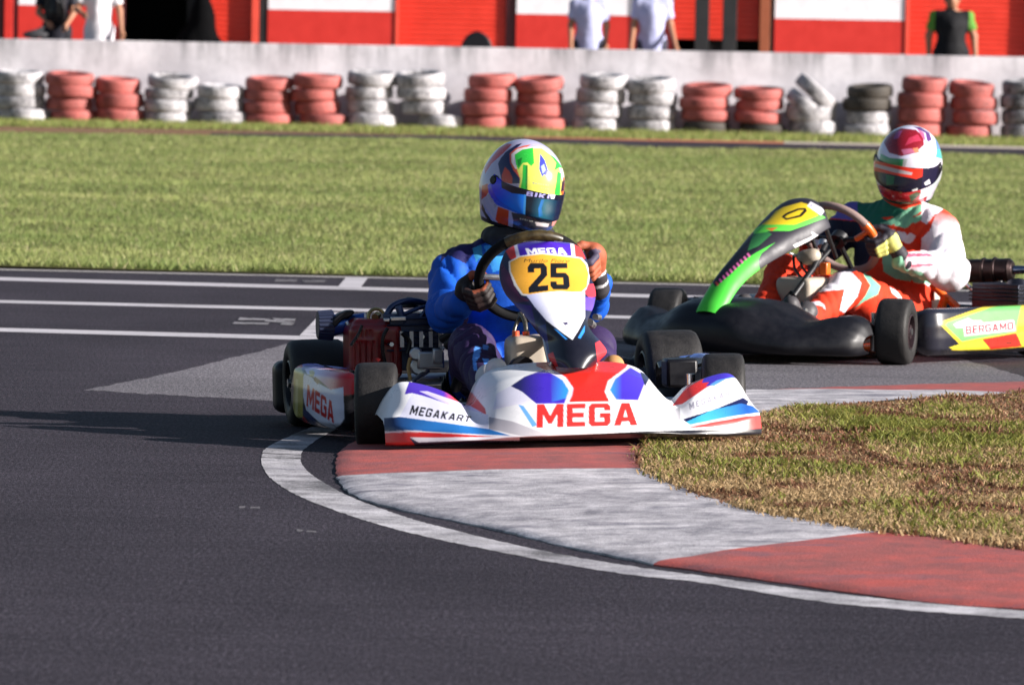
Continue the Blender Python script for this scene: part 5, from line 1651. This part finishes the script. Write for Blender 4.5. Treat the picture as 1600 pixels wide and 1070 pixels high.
p2_ops = [
    ('poly', [(1060, 462), (1107, 441), (1183, 394), (1211, 379), (1190, 396), (1184, 408), (1188, 424), (1190, 446), (1160, 500), (1060, 500)], LIME),
    ('poly', [(1112, 440), (1150, 400), (1182, 378), (1190, 384), (1166, 404), (1140, 430), (1118, 448)], (.012, .012, .02)),
    ('poly', [(1176, 360), (1202, 344), (1222, 351), (1250, 343), (1282, 335), (1290, 340), (1262, 351), (1234, 361), (1201, 361), (1180, 372)], (.10, .55, .06)),
    ('poly', [(1176, 366), (1200, 362), (1206, 366), (1186, 384), (1168, 392)], (.03, .16, .05)),
    ('poly', [(1190, 351), (1202, 342), (1212, 330), (1223, 324), (1252, 316), (1276, 324), (1278, 337), (1242, 351), (1220, 351)], (.70, .50, .02)),
    ('poly', [(1221, 339), (1228, 333), (1247, 325.5), (1259, 325), (1261, 330), (1252, 339), (1228, 344)], BLK_),
    ('poly', [(1226, 339), (1231, 335.5), (1248, 328.5), (1256, 328), (1249, 336), (1230, 341)], (.70, .50, .02)),
    ('poly', [(1266.6, 315), (1289.6, 328), (1283, 337), (1261, 322)], (.62, .60, .66)),
    *marks((1266, 320), (1284, 331), 4, 4, (.30, .28, .42)),
    ('poly', [(1196, 357), (1216, 355), (1206, 361)], (.66, .14, .03)),
    ('poly', [(1239, 383), (1263, 372), (1275, 366), (1282, 368), (1278, 374), (1262, 378), (1243, 388)], (.60, .58, .60)),
    ('poly', [(1267, 362), (1273, 364), (1278, 372), (1273, 372)], (.62, .60, .62))]
for k2 in range(10):
    a = np.array((1117, 441.5)) + (np.array((1172, 392)) - np.array((1117, 441.5))) * k2 / 10
    p2_ops.append(('poly', [a, a + (2.4, -2.2), a + (6.5, 3.2), a + (4, 5.2)], (.55, .12, .32) if k2 else (.6, .05, .05)))
C = paint_soft(K2.px(V), GRY, p2_ops)
C[k:] = BLK_
mesh('number_panel', V, orient(V, F), LIVERY2, kart2, col=C)
for a, b, r_ in ((K2.at(1234, 396, -.38), K2.at(1262, 406, -.32), .009), ((.0, -.36, .55), (.0, -.27, .42), .012), ((.1, -.36, .52), (.08, -.25, .40), .012)):
    MB().tube([a, b], r_ * .7).build('panel_bracket', ALU if r_ < .01 else BLACK_MT, kart2)
MB().tube([K2.at(1290, 382, -.25), K2.at(1270, 420, -.38), K2.at(1240, 462, -.5)], .012).build('steering_support', BLACK_MT, kart2)
MB().cyl(K2.at(1286, 377, -.24), K2.at(1284, 386, -.26), .017).build('support_clamp', STEEL, kart2)
h = MB()
h.tube(spline([K2.at(1240, 400, -.36), K2.at(1242, 420, -.38), K2.at(1254, 436, -.42)], 12), .006).tube(spline([K2.at(1250, 405, -.36), K2.at(1254, 418, -.38), K2.at(1262, 428, -.4)], 12), .006)
h.build('hose', BLACK_MT, kart2)
MB().box(K2.at(1289, 420, -.30), (.035, .03, .05)).tube([K2.at(1277, 418, -.3), K2.at(1279, 430, -.3)], .015).build('steering_joint', ORANGE, kart2, bevel=.006)
def tank2f(P):
    return blend([bx(P, K2.at(1256, 456, -.36), (.085, .09, .06), .025)], .02)
c = K2.at(1256, 456, -.36)
V, F = nets(tank2f, c - .2, c + .2, .009)
mesh('fuel_tank', V, orient(V, F), TANK, kart2)
c2 = K2.at(1262, 402, -.34)
V, F = nets(lambda P: blend([el(P, c2, (.05, .04, .03)), rc(P, c2, c2 + np.array((.03, .0, .01)), .02, .025)], .02), c2 - .1, c2 + .1, .006)
mesh('steering_hub_cover', V, orient(V, F), TANK, kart2)
W2 = np.array((0, -.10, .475))
GREYRIM = M('grey suede rim', (.24, .165, .15), .75, bmp=.3)
steering_wheel(kart2, W2, .165, GREYRIM, [(6, 26, ORANGE)], BLACK_MT, BLACK_MT)
MB().tube([W2 + .165 * (math.cos(.25) * np.array((1.0, 0, 0)) + math.sin(.25) * W_UP), W2 + .09 * (math.cos(.1) * np.array((1.0, 0, 0)) + math.sin(.1) * W_UP) - W_N * .02], .012).build('wheel_spoke_cover', ORANGE, kart2)
pathN = [(.48, -.36), (.56, -.37), (.615, -.33), (.635, -.2), (.65, 0), (.66, .2), (.655, .36), (.60, .44), (.48, .45)]
pod(kart2, K2, 1, [
    ('poly', [(1470, 508), (1475, 501), (1545, 476), (1560, 474), (1605, 472), (1660, 474), (1660, 560), (1470, 556), (1500, 538)], (.74, .56, .03)),
    ('poly', [(1476, 508), (1480, 503), (1546, 481), (1560, 478), (1596, 477), (1590, 505), (1588, 519), (1528, 529), (1503, 534)], (.16, .60, .14)),
    ('poly', [(1596, 476), (1640, 476), (1640, 506), (1590, 510)], (.76, .62, .06)),
    ('poly', [(1490, 507), (1497, 503), (1506, 500), (1513, 497), (1520, 501), (1534, 501), (1536, 507), (1510, 512), (1494, 512)], (.70, .76, .78)),
    ('poly', [(1505, 507), (1584, 500), (1587, 516.5), (1507, 525)], (.74, .72, .72)),
    ('block', 'BERGAMO', [(1508, 509.5), (1583, 503), (1584, 514.5), (1509.5, 522.5)], (.62, .03, .05), dict(gap=.14, shear=.01)),
    ('poly', [(1483, 543), (1502, 537), (1536, 530), (1552, 545), (1500, 548)], (.76, .66, .04)),
    ('poly', [(1534, 530), (1588, 520), (1597, 541), (1548, 546)], (.70, .03, .02)),
    ('poly', [(1588, 520), (1640, 514), (1640, 545), (1597, 541)], (.45, .55, .05)),
    ('poly', [(1570, 535), (1582, 534), (1581, 537), (1572, 537)], (.1, .03, .02)),
    ('poly', [(1470, 546), (1500, 547.5), (1550, 546.5), (1600, 542), (1660, 538), (1660, 570), (1470, 570)], BLK_)], (.016, .016, .026), pathN)
pod(kart2, K2, -1, [], (.016, .016, .026), [(-x, y) for x, y in pathN])
rear_bumper(kart2)
h = MB()
h.tube([K2.at(1455, 443, .30), K2.at(1474, 461, .33), K2.at(1497, 481, .36)], .016).tube([K2.at(1478, 462, .33), K2.at(1470, 484, .33)], .018)
h.build('seat_stay', ORANGE, kart2)
MB().tube([K2.at(1484, 423, .42), K2.at(1546, 475, .46)], .009).cyl(K2.at(1540, 470, .46), K2.at(1548, 477, .46), .013).build('stay_rod', STEEL, kart2)
ex = MB()
a, b = K2.at(1492, 424, .56), K2.at(1577, 422, .62)
ex.cyl(a, b, .048, n=28)
u = (b - a) / np.linalg.norm(b - a)
for t in (.52, .72):
    ex.cyl(a + (b - a) * t, a + (b - a) * t + u * .012, .054, n=28)
ex.cyl(b, b + u * .018, .05, .035, 28)
ex.build('exhaust_silencer', M('burnt dark steel', (.035, .022, .022), .35, .8, var=.4), kart2, bevel=.003)
MB().cyl(b + u * .012, b + u * .08, .018, .016).build('tail_pipe', M('chrome blue pipe', (.3, .32, .42), .2, 1), kart2)
MB().tube([K2.at(1562, 440, .58), K2.at(1562, 470, .56)], .014).build('exhaust_bracket', BLACK_MT, kart2)
eb = MB()
eb.box(K2.at(1575, 462, .42), (.22, .2, .10)); eb.cyl(K2.at(1540, 462, .40), K2.at(1556, 458, .46), .045); eb.cyl(K2.at(1590, 458, .4), K2.at(1590, 445, .42), .05)
for k2 in range(4):
    eb.box(K2.at(1575, 450 + k2 * 6, .42), (.24, .22, .006))
eb.build('engine', M('dark engine casting', (.02, .022, .035), .35, .6), kart2, bevel=.005)
MB().box(K2.at(1446, 505, .05), (.10, .03, .02)).cyl(K2.at(1440, 502, .02), K2.at(1452, 488, .04), .02).cyl(K2.at(1436, 494, .0), K2.at(1446, 512, .0), .016).build('brake_caliper', ALU, kart2, bevel=.004)

d2 = empty('person', 'kart driver in red, white and green suit with red crowned helmet in rear kart', 'person', 'kart drivers')
K2.place(d2)
w2n, w2f = (.235, -.01, .39), (-.20, -.02, .44)
prims = [('el', ((0, .30, .14), (.175, .16, .11)), .05), ('rc', ((0, .32, .18), (.0, .33, .44), .145, .155), .06), ('rc', ((-.14, .31, .515), (.17, .31, .515), .078, .078), .06), ('el', ((0, .27, .38), (.155, .11, .17)), .05), ('rc', ((.04, .30, .58), (.20, .31, .51), .065, .07), .04), ('rc', ((.04, .30, .58), (-.19, .31, .51), .065, .066), .04),
         ('rc', ((.02, .30, .56), (.05, .30, .66), .068, .064), .03), ('el', ((.055, .30, .755), (.085, .10, .11)), .02),
         ('rc', ((.215, .31, .49), (.300, .25, .335), .080, .078), .03), ('rc', ((.300, .25, .345), w2n, .078, .044), .03),
         ('rc', ((-.20, .31, .53), (-.28, .14, .38), .078, .064), .03), ('rc', ((-.28, .14, .38), w2f, .062, .042), .02),
         ('rc', ((.10, .22, .15), (.135, -.25, .275), .10, .080), .04), ('rc', ((.135, -.25, .275), (.15, -.60, .13), .074, .05), .02),
         ('rc', ((-.10, .22, .15), (-.15, -.27, .325), .10, .078), .04), ('rc', ((-.15, -.27, .325), (-.07, -.585, .14), .072, .05), .02)]
ROR, WHT, TEAL, MINT = (.66, .040, .012), (.74, .70, .76), (.012, .13, .085), (.20, .50, .32)
ops2 = [('poly', [(1262, 340), (1340, 346), (1352, 372), (1362, 396), (1352, 420), (1310, 430), (1262, 424)], (.010, .012, .03)),  # shade behind the steering wheel, painted navy onto torso and far sleeve
        ('poly', [(1280, 300), (1350, 300), (1348, 322), (1340, 345), (1290, 340)], (.12, .10, .38)),
        ('poly', [(1340, 306), (1366, 300), (1392, 320), (1420, 330), (1400, 345), (1380, 350), (1352, 355), (1340, 345)], TEAL),
        ('poly', [(1372, 350), (1392, 344), (1420, 325), (1448, 316), (1440, 330), (1410, 350), (1384, 352)], MINT),
        ('poly', [(1376, 340), (1400, 338), (1386, 344)], ROR), ('poly', [(1396, 352), (1426, 340), (1450, 330), (1440, 344), (1414, 357)], MINT),
        ('poly', [(1440, 310), (1462, 296), (1505, 318), (1500, 330), (1474, 340), (1462, 334), (1448, 350), (1440, 352)], WHT),
        ('poly', [(1350, 352), (1384, 350), (1396, 362), (1390, 372), (1366, 374), (1350, 368)], (.20, .14, .16)),
        ('poly', [(1392, 358), (1400, 359), (1396, 372), (1391, 370)], (.66, .40, .42)), ('poly', [(1401, 361), (1414, 363), (1418, 370), (1412, 378), (1404, 374)], (.72, .62, .70)), ('poly', [(1418, 366), (1424, 364), (1431, 369), (1426, 378), (1420, 381), (1412, 379)], (.74, .64, .68)), ('poly', [(1422, 350), (1428, 348), (1430, 360), (1442, 346), (1446, 350), (1434, 368), (1424, 362)], (.70, .06, .02)),
        ('poly', [(1462, 336), (1480, 322), (1502, 334), (1506, 352), (1490, 352), (1470, 352), (1452, 362)], (.66, .05, .02), (.74, .66, .72), (1484, 334), (1476, 358)),
        ('poly', [(1440, 372), (1458, 356), (1474, 350), (1520, 350), (1530, 430), (1500, 470), (1470, 460), (1440, 440), (1412, 420), (1404, 400), (1438, 398)], WHT),
        ('poly', [(1404, 395), (1440, 392), (1462, 396), (1470, 412), (1440, 420), (1410, 420)], (.72, .52, .58)),
        ('poly', [(1410, 396), (1450, 396), (1458, 400), (1412, 402)], (.62, .08, .14)), ('poly', [(1414, 414), (1456, 412), (1460, 415), (1416, 418)], (.62, .12, .18)),
        ('poly', [(1378, 400), (1398, 388), (1412, 396), (1414, 416), (1424, 440), (1400, 436), (1380, 424)], (.24, .52, .34)),
        ('poly', [(1416, 420), (1442, 426), (1456, 444), (1430, 442), (1418, 432)], (.22, .50, .34)),
        ('poly', [(1492, 330), (1502, 334), (1506, 350), (1502, 352), (1496, 340)], (.02, .015, .03)),
        # legs
        ('poly', [(1240, 470), (1275, 450), (1305, 426), (1330, 424), (1346, 442), (1340, 463), (1320, 489), (1312, 485), (1320, 452), (1280, 456)], WHT),
        ('poly', [(1347, 424), (1360, 432), (1376, 447), (1372, 460), (1350, 471), (1335, 482), (1352, 462), (1360, 446), (1352, 434)], (.16, .46, .32)),
        ('poly', [(1390, 448), (1402, 455), (1410, 466), (1404, 466), (1394, 458)], (.78, .72, .76)),
        ('poly', [(1222, 468), (1236, 474), (1252, 484), (1262, 500), (1228, 500)], (.74, .60, .64)),
        ('poly', [(1266, 472), (1280, 470), (1288, 476), (1290, 484), (1284, 478), (1270, 476)], WHT), ('poly', [(1240, 488), (1258, 484), (1262, 497), (1242, 500)], (.62, .05, .06))]
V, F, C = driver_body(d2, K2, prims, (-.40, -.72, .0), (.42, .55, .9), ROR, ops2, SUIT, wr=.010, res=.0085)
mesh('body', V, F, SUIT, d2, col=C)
for x in (.15, -.07):
    def shoe(P, x=x):
        return blend([rc(P, (x, -.585, .085), (x, -.675, .225), .042, .035), rc(P, (x, -.61, .12), (x, -.56, .19), .04, .046), el(P, (x, -.60, .07), (.035, .05, .035))], .03)
    V, F = nets(shoe, (x - .1, -.8, .02), (x + .1, -.48, .30), .009)
    mesh('shoe', V, orient(V, F), M('black white shoe', (.05, .045, .05), .6), d2)
def gl2(L, along, V):
    C = np.tile(np.array((.016, .013, .022), np.float32), (len(L), 1))
    C[(along > -.15) & (along < .42) & (L[:, 1] > .022) & (L[:, 0] < .042)] = (.60, .60, .16)
    return C
gloved_hand(d2, W2, .165, -8, (.245, -.005, .385), gl2)
gloved_hand(d2, W2, .165, 172, (-.21, -.01, .44), gl2)
h2 = [('poly', [(1374, 240), (1378, 226), (1390, 206), (1408, 197), (1436, 196), (1460, 206), (1474, 225), (1476, 262), (1460, 300), (1440, 266), (1412, 264), (1372, 256)], (.58, .56, .63)),
      ('poly', [(1460, 206), (1474, 216), (1478, 240), (1464, 240), (1462, 224)], (.10, .22, .62)), ('poly', [(1464, 234), (1478, 232), (1476, 250), (1462, 246)], (.05, .42, .36)),
      ('poly', [(1415, 198), (1438, 199), (1452, 208), (1456, 219), (1450, 222), (1444, 212), (1432, 204), (1416, 201)], (.10, .03, .16)),
      ('poly', [(1376, 230), (1386, 208), (1404, 198), (1426, 198), (1446, 208), (1449, 224), (1444, 238), (1426, 246), (1404, 250), (1384, 244)], (.62, .60, .76)),
      ('poly', [(1380.4, 222), (1388, 209), (1408, 200.5), (1431, 203), (1443, 213), (1444, 227), (1430, 239), (1408, 244.4), (1389, 239)], (.22, .006, .014)),
      ('poly', [(1420, 216), (1434, 210), (1440, 220), (1428, 222), (1414, 228)], (.42, .03, .07)), ('poly', [(1432, 200.5), (1444, 208), (1447, 222), (1442, 216), (1436, 206)], (.48, .10, .22)), ('poly', [(1400, 206), (1410, 204), (1404, 216), (1396, 218)], (.26, .05, .18)), ('poly', [(1408, 234), (1424, 232), (1430, 238), (1412, 242)], (.45, .12, .22)),
      ('poly', [(1426, 232), (1434, 231), (1437, 238), (1430, 240)], (.7, .2, .1)),
      ('poly', [(1376, 240), (1390, 247), (1416, 249), (1411, 266), (1386, 258), (1374, 252)], (.012, .22, .075)), ('poly', [(1412, 249), (1418, 249), (1413, 265), (1409, 264)], (.35, .36, .36)),
      ('poly', [(1366, 286), (1400, 298), (1432, 296), (1452, 300), (1440, 330), (1370, 330)], (.36, .015, .02)), ('poly', [(1372, 298), (1384, 304), (1398, 322), (1384, 322), (1374, 308)], (.60, .03, .02)), ('poly', [(1440, 296), (1456, 290), (1456, 304), (1436, 312)], (.68, .62, .64)), ('poly', [(1420, 306), (1432, 300), (1440, 302), (1424, 316)], (.05, .08, .04)),
      ('poly', [(1466, 256), (1476, 258), (1466, 286), (1456, 296), (1460, 276)], (.42, .46, .46))]
v2 = [('poly', [(1360, 250), (1400, 258), (1428, 264), (1449, 260), (1446, 274), (1432, 280), (1400, 274), (1360, 266)], (.58, .03, .015)),
      ('poly', [(1368, 256), (1400, 264), (1426, 270), (1424, 274), (1398, 270), (1367, 261)], (.42, .36, .38)),
      ('poly', [(1384, 273), (1398, 276), (1396, 288), (1385, 290)], (.01, .10, .03)),
      ('poly', [(1442, 262), (1456, 252), (1468, 252), (1460, 290), (1440, 296)], (.012, .01, .03)),
      ('poly', [(1446, 256), (1454, 250), (1460, 256), (1450, 264)], (.5, .5, .54)), ('poly', [(1444, 286), (1452, 280), (1454, 287), (1446, 290)], (.6, .6, .62)), ('poly', [(1425, 297), (1434, 294), (1434, 298), (1426, 300)], (.4, .4, .4))]
helmet(d2, K2, (.062, .30, .772), 20, 9, 8, (.54, .52, .58), h2, v2, (.006, .005, .014), scale=1.06, hi=5)
